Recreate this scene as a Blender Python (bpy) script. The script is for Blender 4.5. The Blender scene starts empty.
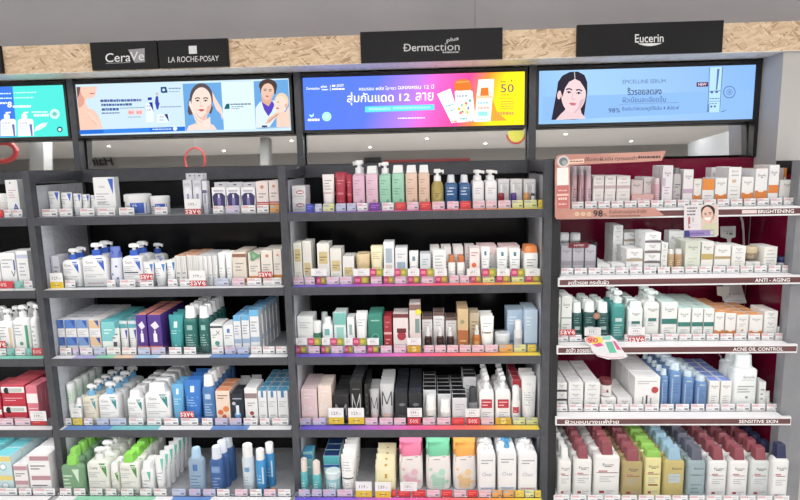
import bpy, math, random
from mathutils import Vector, Matrix
RND = random.Random(7)
SC = bpy.context.scene
COL = SC.collection
PI = math.pi
# ------------------------------------------------------------------ camera model
FPX = 580.0
CAM = Vector((.6713, -2.6313, 1.6))
YAW, PITCH, ROLL = -.0471, .153, -.0223
def _basis():
    cy, sy, cp, sp, cr, sr = math.cos(YAW), math.sin(YAW), math.cos(PITCH), math.sin(PITCH), math.cos(ROLL), math.sin(ROLL)
    f = Vector((sy*cp, cy*cp, -sp)); r = Vector((cy, -sy, 0)); u = r.cross(f)
    return (cr*r+sr*u), (-sr*r+cr*u), f
CR, CU, CF = _basis()
def on_y(px, py, Y):                       # measured point of the photo on the upright plane y = Y
    d = CF+(px-400)/FPX*CR-(py-250)/FPX*CU
    return CAM+d*((Y-CAM.y)/d.y)
def x_at(px, Y, Z):
    n = FPX*CR-(px-400)*CF
    return CAM.x-(n.y*(Y-CAM.y)+n.z*(Z-CAM.z))/n.x
def z_at(py, X, Y):
    n = FPX*CU-(250-py)*CF
    return CAM.z-(n.x*(X-CAM.x)+n.y*(Y-CAM.y))/n.z
# ------------------------------------------------------------------ materials
MATS = {}
def lin(c):
    return tuple((v/255/12.92 if v/255 <= .04045 else ((v/255+.055)/1.055)**2.4) for v in c)+(1,)
def mat(c, rough=.45, metal=0., trans=0., spec=.5, key=None, coat=0.):
    g = .3*c[0]+.59*c[1]+.11*c[2]; c = tuple((v*.86+g*.14)*.975 for v in c)
    k = ('m', tuple(c), rough, metal, trans, coat)
    if k in MATS: return MATS[k]
    m = bpy.data.materials.new('paint_%d_%d_%d' % tuple(int(v) for v in c)); m.use_nodes = True
    b = m.node_tree.nodes['Principled BSDF']
    b.inputs['Base Color'].default_value = lin(c)
    b.inputs['Roughness'].default_value = rough
    b.inputs['Metallic'].default_value = metal
    b.inputs['Transmission Weight'].default_value = trans
    b.inputs['Coat Weight'].default_value = coat
    if trans: b.inputs['IOR'].default_value = 1.25
    MATS[k] = m
    return m
def emit(c, s=1.0):
    k = ('e', tuple(c), s)
    if k in MATS: return MATS[k]
    m = bpy.data.materials.new('lit_%d_%d_%d' % tuple(c)); m.use_nodes = True
    nt = m.node_tree; nt.nodes.clear()
    e = nt.nodes.new('ShaderNodeEmission'); o = nt.nodes.new('ShaderNodeOutputMaterial')
    e.inputs[0].default_value = lin(c); e.inputs[1].default_value = s
    nt.links.new(e.outputs[0], o.inputs[0])
    MATS[k] = m
    return m
def ramp_nodes(nt, fac, stops):
    r = nt.nodes.new('ShaderNodeValToRGB')
    el = r.color_ramp.elements
    while len(el) < len(stops): el.new(.5)
    for e, (p, c) in zip(el, stops): e.position = p
    for e, (p, c) in zip(el, stops): e.color = lin(c)
    nt.links.new(fac, r.inputs[0])
    return r.outputs[0]
def gradient(name, x0, x1, stops, strength=None, slope=0., rough=.4, z0=0.):
    """colours that change along x (a printed or displayed colour gradient), object space"""
    m = bpy.data.materials.new(name); m.use_nodes = True; nt = m.node_tree
    tc = nt.nodes.new('ShaderNodeTexCoord'); sp = nt.nodes.new('ShaderNodeSeparateXYZ')
    nt.links.new(tc.outputs['Object'], sp.inputs[0])
    ma = nt.nodes.new('ShaderNodeMath'); ma.operation = 'MULTIPLY_ADD'
    nt.links.new(sp.outputs['Z'], ma.inputs[0]); ma.inputs[1].default_value = slope
    nt.links.new(sp.outputs['X'], ma.inputs[2])
    mr = nt.nodes.new('ShaderNodeMapRange'); mr.inputs[1].default_value = x0+z0*slope; mr.inputs[2].default_value = x1+z0*slope
    nt.links.new(ma.outputs[0], mr.inputs[0])
    col = ramp_nodes(nt, mr.outputs[0], stops)
    b = nt.nodes['Principled BSDF']
    if strength is None:
        nt.links.new(col, b.inputs['Base Color']); b.inputs['Roughness'].default_value = rough
    else:
        e = nt.nodes.new('ShaderNodeEmission'); e.inputs[1].default_value = strength
        nt.links.new(col, e.inputs[0]); nt.links.new(e.outputs[0], nt.nodes['Material Output'].inputs[0])
    return m
def noisy(name, c1, c2, scale=(20, 20, 20), rough=.5, metal=0., bump=0., detail=4, spec=.5, coat=0.):
    m = bpy.data.materials.new(name); m.use_nodes = True; nt = m.node_tree
    tc = nt.nodes.new('ShaderNodeTexCoord'); mp = nt.nodes.new('ShaderNodeMapping'); mp.inputs['Scale'].default_value = scale
    nt.links.new(tc.outputs['Object'], mp.inputs[0])
    n = nt.nodes.new('ShaderNodeTexNoise'); n.inputs['Scale'].default_value = 1; n.inputs['Detail'].default_value = detail
    nt.links.new(mp.outputs[0], n.inputs['Vector'])
    col = ramp_nodes(nt, n.outputs[0], [(.3, c1), (.7, c2)])
    b = nt.nodes['Principled BSDF']; nt.links.new(col, b.inputs['Base Color'])
    b.inputs['Roughness'].default_value = rough; b.inputs['Metallic'].default_value = metal
    b.inputs['Specular IOR Level'].default_value = spec; b.inputs['Coat Weight'].default_value = coat
    if bump:
        bp = nt.nodes.new('ShaderNodeBump'); bp.inputs['Strength'].default_value = bump; bp.inputs['Distance'].default_value = .002
        nt.links.new(n.outputs[0], bp.inputs['Height']); nt.links.new(bp.outputs[0], b.inputs['Normal'])
    return m
def clear_plastic():
    m = bpy.data.materials.new('clear_acrylic'); m.use_nodes = True; nt = m.node_tree; nt.nodes.clear()
    t = nt.nodes.new('ShaderNodeBsdfTransparent'); t.inputs[0].default_value = (.96, .97, .98, 1)
    g = nt.nodes.new('ShaderNodeBsdfGlossy'); g.inputs['Roughness'].default_value = .08
    f = nt.nodes.new('ShaderNodeFresnel'); f.inputs[0].default_value = 1.3
    mx = nt.nodes.new('ShaderNodeMixShader'); o = nt.nodes.new('ShaderNodeOutputMaterial')
    nt.links.new(f.outputs[0], mx.inputs[0]); nt.links.new(t.outputs[0], mx.inputs[1]); nt.links.new(g.outputs[0], mx.inputs[2])
    nt.links.new(mx.outputs[0], o.inputs[0])
    return m
ACRYL = clear_plastic()
# ------------------------------------------------------------------ text geometry
TXT = {}
def text_geo(s, res=2, bold=0.0):
    k = (s, res, bold)
    if k in TXT: return TXT[k]
    cu = bpy.data.curves.new('lettering', 'FONT'); cu.body = s; cu.resolution_u = res; cu.offset = bold
    o = bpy.data.objects.new('lettering', cu); COL.objects.link(o)
    dg = bpy.context.evaluated_depsgraph_get(); dg.update()
    me = bpy.data.meshes.new_from_object(o.evaluated_get(dg))
    v = [(p.co.x, p.co.y) for p in me.vertices]; f = [tuple(p.vertices) for p in me.polygons]
    bpy.data.objects.remove(o); bpy.data.curves.remove(cu); bpy.data.meshes.remove(me)
    x0 = min(p[0] for p in v); x1 = max(p[0] for p in v); y0 = min(p[1] for p in v); y1 = max(p[1] for p in v)
    TXT[k] = (v, f, x0, x1, y0, y1)
    return TXT[k]
# ------------------------------------------------------------------ mesh builder
NC = 4
def outline(hw, hd, r):
    rx, ry = min(r, hw), min(r, hd); p = []
    for q, (sx, sy) in enumerate(((1, 1), (-1, 1), (-1, -1), (1, -1))):
        for k in range(NC):
            a = q*PI/2+(k+.5)*PI/2/NC
            p.append((sx*(hw-rx)+rx*math.cos(a), sy*(hd-ry)+ry*math.sin(a)))
    return p
class MB:
    def __init__(s): s.v = []; s.f = []; s.fm = []; s.mats = []; s.secs = None; s.lay = 0
    def mi(s, m):
        if m not in s.mats: s.mats.append(m)
        return s.mats.index(m)
    def add(s, vs, fs, m):
        b = len(s.v); s.v += [tuple(p) for p in vs]; i = s.mi(m)
        for f in fs: s.f.append(tuple(b+k for k in f)); s.fm.append(i)
    def box(s, x0, x1, y0, y1, z0, z1, m):
        s.add([(x0, y0, z0), (x1, y0, z0), (x1, y1, z0), (x0, y1, z0), (x0, y0, z1), (x1, y0, z1), (x1, y1, z1), (x0, y1, z1)],
              [(3, 2, 1, 0), (4, 5, 6, 7), (0, 1, 5, 4), (1, 2, 6, 5), (2, 3, 7, 6), (3, 0, 4, 7)], m)
        return s
    def loft(s, secs, m, mats=None, cx=0, cy=0, caps=True):
        """secs: (z, half width, half depth, corner radius[, xoff, yoff])"""
        n = 4*NC; vs = []
        for q in secs:
            ox, oy = (q[4], q[5]) if len(q) > 4 else (0, 0)
            vs += [(cx+ox+x, cy+oy+y, q[0]) for x, y in outline(q[1], q[2], q[3])]
        for i in range(len(secs)-1):
            mm = mats[i] if mats and mats[i] else m
            b = len(s.v)
            fs = [(i*n+k, i*n+(k+1) % n, (i+1)*n+(k+1) % n, (i+1)*n+k) for k in range(n)]
            if i == 0: base = len(s.v); s.v += vs
            ii = s.mi(mm)
            for f in fs: s.f.append(tuple(base+k for k in f)); s.fm.append(ii)
        if caps:
            L = len(secs)-1
            s.f.append(tuple(base+k for k in range(n-1, -1, -1))); s.fm.append(s.mi(mats[0] if mats and mats[0] else m))
            s.f.append(tuple(base+L*n+k for k in range(n))); s.fm.append(s.mi(mats[-1] if mats and mats[-1] else m))
        return s
    def front(s, x, z):
        S = s.secs
        z = min(max(z, S[0][0]), S[-1][0])
        for a, b in zip(S, S[1:]):
            if z <= b[0]: break
        t = (z-a[0])/max(b[0]-a[0], 1e-9)
        hw, hd, r = (a[i]+(b[i]-a[i])*t for i in (1, 2, 3))
        if r < .002: return -hd
        rx, ry = min(r, hw), min(r, hd); ax = min(abs(x), hw)
        if ax <= hw-rx: return -hd
        u = (ax-(hw-rx))/max(rx, 1e-9)
        return -((hd-ry)+ry*math.sqrt(max(0, 1-u*u)))
    def dpt(s, x, z, e): return (x, s.front(x, z)-e, z)
    def drect(s, x0, x1, z0, z1, m, nx=4, nz=1):
        s.lay += 1; e = .0004+.00012*s.lay
        g = [(x0+(x1-x0)*i/nx, z0+(z1-z0)*j/nz) for j in range(nz+1) for i in range(nx+1)]
        s.add([s.dpt(x, z, e) for x, z in g], [(j*(nx+1)+i, j*(nx+1)+i+1, (j+1)*(nx+1)+i+1, (j+1)*(nx+1)+i) for j in range(nz) for i in range(nx)], m)
    def dpoly(s, pts, m):
        s.lay += 1; e = .0005+.00012*s.lay
        tris = [(pts[0], pts[i], pts[i+1]) for i in range(1, len(pts)-1)]
        if len(pts) <= 5:
            for _ in range(2):
                nt = []
                for a, b, c in tris:
                    h = lambda p, q: ((p[0]+q[0])/2, (p[1]+q[1])/2)
                    ab, bc, ca = h(a, b), h(b, c), h(c, a); nt += [(a, ab, ca), (ab, b, bc), (ca, bc, c), (ab, bc, ca)]
                tris = nt
        for t in tris: s.add([s.dpt(x, z, e) for x, z in t], [(0, 1, 2)], m)
    def dtext(s, st, cx, cz, h, m, maxw=None, bold=0.):
        v, f, x0, x1, y0, y1 = text_geo(st, 1, bold); s.lay += 1; e = .0006+.00012*s.lay
        k = h/(y1-y0)
        kx = min(k, maxw/(x1-x0)) if maxw else k
        s.add([s.dpt(cx+(x-(x0+x1)/2)*kx, cz+(y-(y0+y1)/2)*k, e) for x, y in v], f, m)
    def deco(s, w, z0, h, items):
        """printed decoration; x in -.5..+.5 of w, z in 0..1 of h"""
        X = lambda x: x*w
        Z = lambda z: z0+z*h
        for it in items:
            k = it[0]
            if k == 'r': s.drect(X(it[1]), X(it[2]), Z(it[3]), Z(it[4]), mat(it[5]), nx=(4 if abs(it[2]-it[1]) > .4 else 2))
            elif k == 'p': s.dpoly([(X(x), Z(z)) for x, z in it[1]], mat(it[2]))
            elif k == 'd':
                n = 14; r = it[3]*w
                s.dpoly([(X(it[1])+r*math.cos(2*PI*i/n), Z(it[2])+r*math.sin(2*PI*i/n)*(it[5] if len(it) > 5 else 1)) for i in range(n)], mat(it[4]))
            elif k == 't': s.dtext(it[1], X(it[2]), Z(it[3]), it[4]*h, mat(it[5]), maxw=(it[6]*w if len(it) > 6 else None), bold=(it[7] if len(it) > 7 else 0))
            elif k == 'M':
                _, xa, xb, za, zb, c, t = it; xm = (xa+xb)/2; zm = za+(zb-za)*.12
                for (p, q), (u, v) in (((xa, za), (xa+.02, zb)), ((xa+.02, zb), (xm, zm)), ((xm, zm), (xb-.02, zb)), ((xb-.02, zb), (xb, za))):
                    s.dpoly([(X(p-t), Z(q)), (X(p+t), Z(q)), (X(u+t), Z(v)), (X(u-t), Z(v))], mat(c))
            elif k == 'l':
                _, xa, xb, za, zb, n, c = it
                for i in range(n):
                    zz = zb-(zb-za)*(i+.5)/n; t = (zb-za)/n*.32
                    s.drect(X(xa), X(xa+(xb-xa)*(1-.13*((i*7) % 4))), Z(zz)-t*h/2, Z(zz)+t*h/2, mat(c), nx=2)
    def mesh(s, name, smooth=True):
        me = bpy.data.meshes.new(name); me.from_pydata(s.v, [], s.f)
        for m in s.mats: me.materials.append(m)
        me.polygons.foreach_set('material_index', s.fm)
        if smooth:
            me.polygons.foreach_set('use_smooth', [True]*len(s.f)); me.update()
            me.set_sharp_from_angle(angle=math.radians(38))
        me.update()
        return me
    def build(s, name, parent=None, smooth=False, loc=None):
        o = bpy.data.objects.new(name, s.mesh(name, smooth)); COL.objects.link(o)
        if parent: o.parent = parent
        if loc: o.location = loc
        return o
LABELS = []
def tag(o, label, cat, group=None):
    o['label'] = label; o['category'] = cat
    if group: o['group'] = group
    LABELS.append((o.name, label))
    return o
def empty(name, loc=(0, 0, 0)):
    o = bpy.data.objects.new(name, None); o.empty_display_size = .03; COL.objects.link(o); o.location = loc
    return o
def struct(o): o['kind'] = 'structure'; return o
EXPO = 0.0
# ------------------------------------------------------------------ kinds of goods: f(w, d, h) -> [(part name, mesh), ...]
WHT = (236, 238, 240); OFF = (224, 226, 226); GRY = (150, 152, 156)
def carton(c, deco=(), top=None, side=None):
    def f(w, d, h):
        b = MB(); e = .0012
        b.secs = [(0, w/2, d/2, e), (h, w/2, d/2, e)]
        b.loft([(0, w/2-e, d/2-e, e), (e, w/2, d/2, e), (h-e, w/2, d/2, e), (h, w/2-e, d/2-e, e)], mat(c))
        if top: b.add([(x, y, h+.0002) for x, y in ((-w/2+.0022, -d/2+.0022), (w/2-.0022, -d/2+.0022), (w/2-.0022, d/2-.0022), (-w/2+.0022, d/2-.0022))], [(0, 1, 2, 3)], mat(top))
        # tuck flap seam on the lid and glued seam down the side
        b.box(-w/2+.002, w/2-.002, -d/2+.0025, -d/2+.0032, h, h+.0004, mat(tuple(v*.8 for v in (top or c))))
        b.deco(w, 0, h, deco)
        if side:
            for s in (-1, 1):
                x = s*(w/2+.0004)
                b.add([(x, -d/2+.002, h*.02), (x, d/2-.002, h*.02), (x, d/2-.002, h*.98), (x, -d/2+.002, h*.98)], [(0, 1, 2, 3)], mat(side))
        return [('carton', b.mesh('carton', False))]
    return f
def window_carton(c, c2, prod):
    """hang-tab carton with a printed window and bottle picture"""
    def f(w, d, h):
        b = MB(); hb = h*.84; e = .001
        b.secs = [(0, w/2, d/2, e), (h, w/2, d/2, e)]
        b.loft([(0, w/2, d/2, e), (hb, w/2, d/2, e)], mat(c))
        b.deco(w, 0, h, [('p', [(-.42, .2), (.42, .2), (.48, .55), (.25, .66), (-.25, .66), (-.48, .55)], c2), ('r', -.12, .12, .24, .5, prod), ('r', -.06, .06, .5, .62, WHT), ('l', -.4, .4, .06, .18, 2, GRY), ('r', -.35, .35, .7, .76, (190, 190, 205))])
        t = MB(); t.box(-w*.46, w*.46, d/2-.002, d/2-.0005, hb, h, mat((205, 206, 214)))
        t.box(-w*.12, w*.12, d/2-.0024, d/2-.002, h-.014, h-.009, mat((60, 60, 66)))
        return [('carton', b.mesh('carton', False)), ('hang_tab', t.mesh('hang_tab', False))]
    return f
def tube(c, cap, deco=(), foot=.13, capw=.78, rough=.35, bands=None):
    """squeeze tube standing on its cap, crimped flat at the top"""
    def f(w, d, h):
        hc = h*foot
        p = MB(); p.loft([(0, w*capw/2, d*.46, 1), (.002, w*capw/2+.001, d*.48, 1), (hc-.001, w*capw/2, d*.48, 1), (hc, w*capw/2-.001, d*.46, 1)], mat(cap, .35))
        b = MB(); H = h-hc
        secs = [(hc, w*.40, d*.48, 1), (hc+.03*H, w*.44, d*.5, 1), (hc+.3*H, w*.46, d*.46, 1), (hc+.6*H, w*.48, d*.3, 1), (hc+.86*H, w*.495, d*.1, 1), (hc+.93*H, w*.5, .0016, 1), (h, w*.5, .0014, 1)]
        b.secs = secs
        mm = None
        if bands: mm = [mat(bands[i]) if bands[i] else None for i in range(len(secs)-1)]
        b.loft(secs, mat(c, rough), mm)
        b.deco(w, hc, H, deco)
        return [('tube_body', b.mesh('tube_body')), ('cap', p.mesh('cap'))]
    return f
def pump_top(z0, z1, r, c, c2=None, turn=0., lip=.032, lock=None):
    """collar, neck and pump head with a nozzle"""
    m = MB(); H = z1-z0; c2 = c2 or c
    m.loft([(z0, r, r, 1), (z0+H*.42, r*.94, r*.94, 1), (z0+H*.46, r*.8, r*.8, 1)], mat(c, .35))
    m.loft([(z0+H*.44, r*.42, r*.42, 1), (z0+H*.72, r*.36, r*.36, 1)], mat(c2, .35))
    m.loft([(z0+H*.68, r*.8, r*.62, .006), (z0+H*.74, r*.95, r*.7, .006), (z0+H*.94, r*.9, r*.66, .006), (z1, r*.72, r*.5, .006)], mat(c2, .35))
    n = MB(); t = r*.3
    n.box(0, lip, -t, t, z0+H*.74, z0+H*.92, mat(c2, .35)); n.box(lip-.006, lip, -t*.8, t*.8, z0+H*.62, z0+H*.75, mat(c2, .35))
    ca, sa = math.cos(turn), math.sin(turn)
    m.add([(x*ca-y*sa, x*sa+y*ca, z) for x, y, z in n.v], n.f, mat(c2, .35))
    return m.mesh('pump')
def body_secs(w, d, h, r, neck, sh):
    return [(0, w/2-.003, d/2-.003, r), (.003, w/2, d/2, r), (h*.5, w/2, d/2, r), (h*(1-sh), w/2, d/2, r), (h*(1-sh*.5), w/2*.93, d/2*.92, r), (h*(1-sh*.15), w/2*.72, d/2*.74, r), (h, neck, neck, 1)]
def pump(c, cap, deco=(), cap2=None, hb=.76, r=.012, sh=.13, turn=-.3, trans=0., rough=.32, nr=.3, lip=.03, low=None):
    def f(w, d, h):
        H = h*hb; b = MB(); k = min(w, d)
        b.secs = body_secs(w, d, H, min(r, d*.48), k*nr*.9, sh)
        b.loft(b.secs, mat(c, rough, 0, trans), [mat(low, rough)]*2 if low else None)
        b.deco(w, 0, H, deco)
        return [('bottle_body', b.mesh('bottle_body')), ('pump', pump_top(H-.001, h, k*nr, cap, cap2, turn, min(lip, w*.6)))]
    return f
def bottle(c, cap, deco=(), hb=.78, r=.012, sh=.12, trans=0., rough=.3, capw=.36, flat=False, tilt=0., fill=None, fz=.8, capd=None):
    """bottle with a flip or screw cap (flat: wide flip cap)"""
    def f(w, d, h):
        H = h*hb; b = MB(); cw = w*capw; cd = min(d*.46, cw) if not flat else d*.4
        if capd: cd = d*capd
        b.secs = body_secs(w, d, H, min(r, d*.48), min(cw, cd)*.9, sh)
        b.loft(b.secs, mat(c, rough, 0, trans), [mat(fill, rough)]*2 if fill else None)
        b.deco(w, 0, H, deco)
        p = MB(); r2 = .004 if flat else 1; o = tilt*w
        p.loft([(H-.002, cw, cd, r2), (H+(h-H)*.12, cw, cd, r2), (H+(h-H)*.16, cw*.95, cd*.95, r2), (h-.003, cw*.86, cd*.86, r2, o, 0), (h, cw*.76, cd*.76, r2, o, 0)], mat(cap, .35))
        return [('bottle_body', b.mesh('bottle_body')), ('cap', p.mesh('cap'))]
    return f
def dropper(c, bulb, deco=(), collar=(225, 225, 228)):
    def f(w, d, h):
        H = h*.64; b = MB(); b.secs = body_secs(w, d, H, 1, w*.2, .2); b.loft(b.secs, mat(c, .15)); b.deco(w, 0, H, deco)
        p = MB(); p.loft([(H-.001, w*.3, w*.3, 1), (H+h*.16, w*.3, w*.3, 1)], mat(collar, .3))
        p.loft([(H+h*.16, w*.16, w*.16, 1), (H+h*.28, w*.18, w*.18, 1), (h-.003, w*.15, w*.15, 1), (h, w*.08, w*.08, 1)], mat(bulb, .4))
        return [('bottle_body', b.mesh('bottle_body')), ('dropper_cap', p.mesh('dropper_cap'))]
    return f
def jar(c, lid, deco=(), hl=.36, rough=.3, trans=0.):
    def f(w, d, h):
        H = h*(1-hl); b = MB(); b.secs = [(0, w*.44, d*.44, 1), (.004, w*.475, d*.475, 1), (H, w*.475, d*.475, 1)]
        b.loft(b.secs, mat(c, rough, 0, trans)); b.deco(w, 0, H, deco)
        p = MB(); p.loft([(H, w*.49, d*.49, 1), (H+.003, w*.5, d*.5, 1), (h-.004, w*.5, d*.5, 1), (h, w*.45, d*.45, 1)], mat(lid, .35))
        return [('jar_body', b.mesh('jar_body')), ('lid', p.mesh('lid'))]
    return f
def pouch(c, top, deco=(), zt=.72, wave=.05):
    """stand-up refill pouch with a crumpled sealed top"""
    def f(w, d, h):
        b = MB()
        secs = [(0, w*.44, d*.46, .02), (h*.05, w*.49, d*.5, .02), (h*.3, w*.5, d*.48, .02), (h*.55, w*.49, d*.36, .02), (h*zt, w*.48, d*.26, .02), (h*.82, w*.49, d*.2, .02), (h*.9, w*.46, d*.12, .02), (h*.94, w*.47, .003, .02), (h, w*.47, .002, .02)]
        b.secs = secs; tm = mat(top, .3)
        b.loft(secs, mat(c, .3), [None]*4+[tm]*4); b.deco(w, 0, h, deco)
        rr = random.Random(5)
        b.v = [(x, y+(rr.uniform(-1, 1)*d*wave if z < h*.9 else math.sin(x/w*9)*.003), z) if z > h*zt-.001 and i < len(secs)*4*NC else (x, y, z) for i, (x, y, z) in enumerate(b.v)]
        return [('pouch', b.mesh('pouch'))]
    return f
def spray(c, cap, deco=(), hb=.8, trans=0., fill=None):
    def f(w, d, h):
        H = h*hb; b = MB(); b.secs = [(0, w*.46, d*.46, 1), (.003, w*.5, d*.5, 1), (H*.93, w*.5, d*.5, 1), (H, w*.4, d*.4, 1)]
        b.loft(b.secs, mat(c, .3, 0, trans), [mat(fill, .3)]*2 if fill else None); b.deco(w, 0, H, deco)
        p = MB(); p.loft([(H-.001, w*.42, d*.42, 1), (h-.004, w*.4, d*.4, 1), (h, w*.34, d*.34, 1)], mat(cap, .35))
        return [('bottle_body', b.mesh('bottle_body')), ('cap', p.mesh('cap'))]
    return f
KN = {carton: 'carton', window_carton: 'window_carton', tube: 'cosmetic_tube', pump: 'pump_bottle', bottle: 'bottle', dropper: 'dropper_bottle', jar: 'cream_jar', pouch: 'refill_pouch', spray: 'spray_bottle'}
CAT = {'carton': 'box', 'window_carton': 'box', 'cosmetic_tube': 'tube', 'pump_bottle': 'bottle', 'bottle': 'bottle', 'dropper_bottle': 'bottle', 'cream_jar': 'jar', 'refill_pouch': 'pouch', 'spray_bottle': 'bottle'}
# ------------------------------------------------------------------ placing goods on a shelf
CUR = {}
COLS = []
VIS = []
def shelf_ctx(unit, name, z, y0): CUR.update(unit=unit, shelf=name, z=z, y0=y0)
def C(desc, kind, args, xl, xr, yt, n=1, dep=.05, y0=None, stack=1, dz=0., kw=None, gap=1.05, fan=0., lean=0., zb=0., turn=0., drop=0., group=None, wx=None):
    """one column of equal goods: front edges xl..xr and top yt as measured on the photo, n deep"""
    y = CUR['y0'] if y0 is None else y0; z = CUR['z']+zb
    a, b = x_at(xl, y, z), x_at(xr, y, z)
    lo, hi = {'left unit': (-1.163, -.007), 'middle unit': (.0355, 1.196), 'right unit': (1.281, 2.333), 'far left unit': (-2.35, -1.209)}[CUR['unit']]
    if CUR['shelf'] == 'bottom shelf' and y+dep < 0: lo -= .033
    a, b = max(a, lo), min(b, hi)
    if CUR['unit'] == 'right unit' and y < .06 and y+dep > -.003: b = min(b, 2.302)
    if wx: a, b = wx
    w = (b-a)*.95; cx = (a+b)/2
    h = (z_at(yt, cx, y if kind in (carton, window_carton, jar) else y+dep/2)-z)/stack
    COLS.append(dict(desc=desc, kind=kind, fn=kind(*args, **(kw or {})), w=w, d=dep, h=h, cx=cx, y=y, z=z, n=n, stack=stack, gap=gap, fan=fan, lean=lean, turn=turn, drop=drop, group=group, unit=CUR['unit'], shelf=CUR['shelf'], key=desc))
ORD = ['zeroth', 'first', 'second', 'third', 'fourth', 'fifth', 'sixth', 'seventh', 'eighth', 'ninth', 'tenth', '11th', '12th', '13th', '14th', '15th']
def place_all():
    fams = {}
    for c in COLS: fams.setdefault((c['unit'], c['shelf'], c['desc']), []).append(c)
    for (unit, shelf, desc), cs in fams.items():
        cs.sort(key=lambda c: (round(c['cx'], 3), c['y']))
        for i, c in enumerate(cs):
            parts = c['fn'](c['w'], c['d'], c['h'])
            nm = KN[c['kind']]
            if nm == 'carton': nm = 'flat_carton' if c['w'] > c['h']*1.25 else 'slim_carton' if c['h'] > c['w']*2.3 else 'carton'
            proto = None
            for k in range(c['n']):
                for s in range(c['stack']):
                    bits = [desc]
                    if len(cs) > 1: bits.append('%s from left' % ORD[i+1])
                    if c['n'] > 1: bits.append('front' if k == 0 else ('%s back' % ORD[k+1]))
                    if c['stack'] > 1: bits.append({1: '', 2: ('lower', 'upper')}.get(c['stack'], None)[s] if c['stack'] == 2 else '%s up' % ORD[s+1])
                    lab = ', '.join(bits)+', '+unit+' '+shelf
                    yy = c['y']+c['d']/2+k*c['d']*c['gap']
                    if yy+c['d']/2 > .425: continue
                    loc = Vector((c['cx']+c['fan']*k+RND.uniform(-.0008, .0008), yy, c['z']+s*(c['h']+.0006)+.0004))
                    if len(parts) == 1:
                        o = bpy.data.objects.new(nm, parts[0][1]) if proto is None else proto.copy()
                        COL.objects.link(o)
                    else:
                        if proto is None:
                            o = bpy.data.objects.new(nm, None); o.empty_display_size = .02; COL.objects.link(o)
                            for pn, me in parts:
                                p = bpy.data.objects.new(pn, me); COL.objects.link(p); p.parent = o
                        else:
                            o = proto.copy(); COL.objects.link(o)
                            for ch in list(proto.children):
                                q = ch.copy(); COL.objects.link(q); q.parent = o
                    if proto is None: proto = o
                    o.location = loc; o.rotation_euler = (c['lean'], 0, c['turn']+RND.uniform(-.012, .012))
                    VIS.append((o.name, COLS.index(c), k, s)); tag(o, lab, CAT[KN[c['kind']]], c['group'] or (desc+' on '+unit+' '+shelf))
# ------------------------------------------------------------------ tags
def tag_mesh(w, h, style):
    b = MB(); b.secs = [(0, w/2, .0005, 0), (h, w/2, .0005, 0)]
    base = {'w': (240, 240, 242), 'p': (120, 60, 160), 'k': (235, 205, 222), 'm': (205, 60, 120), 'r': (225, 60, 62), 'y': (235, 205, 70), 'b': (200, 208, 235), 't': (120, 205, 190), 'v': (205, 200, 232), 'o': (240, 170, 70), 'l': (225, 230, 150), 'n': (66, 78, 190), 's': (240, 240, 242), 'f': (226, 60, 70), 'g': (214, 170, 40)}[style]
    b.box(-w/2, w/2, -.0005, .0005, 0, h, mat(base, .5))
    if style == 'm': b.deco(w, 0, h, [('r', 0, .47, .08, .92, (150, 165, 50)), ('d', .2, .5, .16, (215, 190, 70)), ('r', -.42, -.1, .3, .7, (235, 130, 150))])
    elif style in 'rpn': b.deco(w, 0, h, [('l', -.35, .35, .25, .8, 2, tuple(min(255, v+70) for v in base))])
    elif style == 'f': b.deco(w, 0, h, [('t', '50%', 0, .5, .55, (250, 235, 235), .85, .01)])
    elif style in 'yg': b.deco(w, 0, h, [('d', 0, .5, .2, (240, 225, 130)), ('l', -.3, .3, .3, .7, 2, (120, 95, 40))])
    else: b.deco(w, 0, h, [('r', -.45, .02, .62, .9, (230, 180, 186) if style in 'wkvs' else (176, 184, 206)), ('r', .14, .42, .18, .38, (120, 124, 136)), ('r', -.42, -.05, .2, .3, (190, 190, 196)), ('r', .05, .42, .66, .74, (170, 172, 180))])
    return b.mesh('price_tag', False)
def card_mesh(w, h, style, txt=None):
    b = MB(); b.secs = [(0, w/2, .0006, 0), (h, w/2, .0006, 0)]
    b.box(-w/2, w/2, -.0006, .0006, 0, h, mat((238, 238, 240), .5))
    if style == 'save': b.deco(w, 0, h, [('r', -.5, .5, 0, 1, (205, 36, 46)), ('t', 'save', 0, .5, .74, (252, 246, 246), .95, .004)])
    elif style == 'yellow': b.deco(w, 0, h, [('r', -.5, .5, 0, .42, (233, 196, 40)), ('d', 0, .21, .13, (240, 222, 120)), ('l', -.22, .22, .14, .28, 1, (110, 85, 30)), ('t', txt or '129.-', 0, .68, .2, (70, 72, 84), .7)])
    elif style == 'cardsave': b.deco(w, 0, h, [('r', -.5, .5, 0, .36, (205, 36, 46)), ('t', 'save', 0, .18, .29, (252, 246, 246), .95, .004), ('t', txt or '199.-', 0, .66, .2, (70, 72, 84), .6)])
    elif style == 'magenta': b.deco(w, 0, h, [('r', -.5, .5, 0, 1, (205, 60, 120)), ('r', 0, .5, 0, 1, (150, 165, 50)), ('d', .2, .5, .15, (215, 190, 70)), ('r', -.42, -.1, .3, .7, (238, 130, 150))])
    else: b.deco(w, 0, h, [('t', txt or '199.-', 0, .5, .3, (80, 82, 94), .6), ('l', -.3, .3, .72, .9, 1, (190, 190, 200)), ('l', -.3, .3, .1, .24, 1, (200, 170, 180))])
    return b.mesh('price_card', False)
TAGN = {}
COLN = {'w': 'white', 'p': 'purple', 'k': 'pink', 'm': 'magenta and green', 'r': 'red', 'y': 'yellow', 'b': 'pale blue', 't': 'teal', 'v': 'lilac', 'o': 'orange', 'l': 'lime', 'n': 'indigo', 's': 'white', 'f': 'red fifty percent', 'g': 'gold'}
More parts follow.
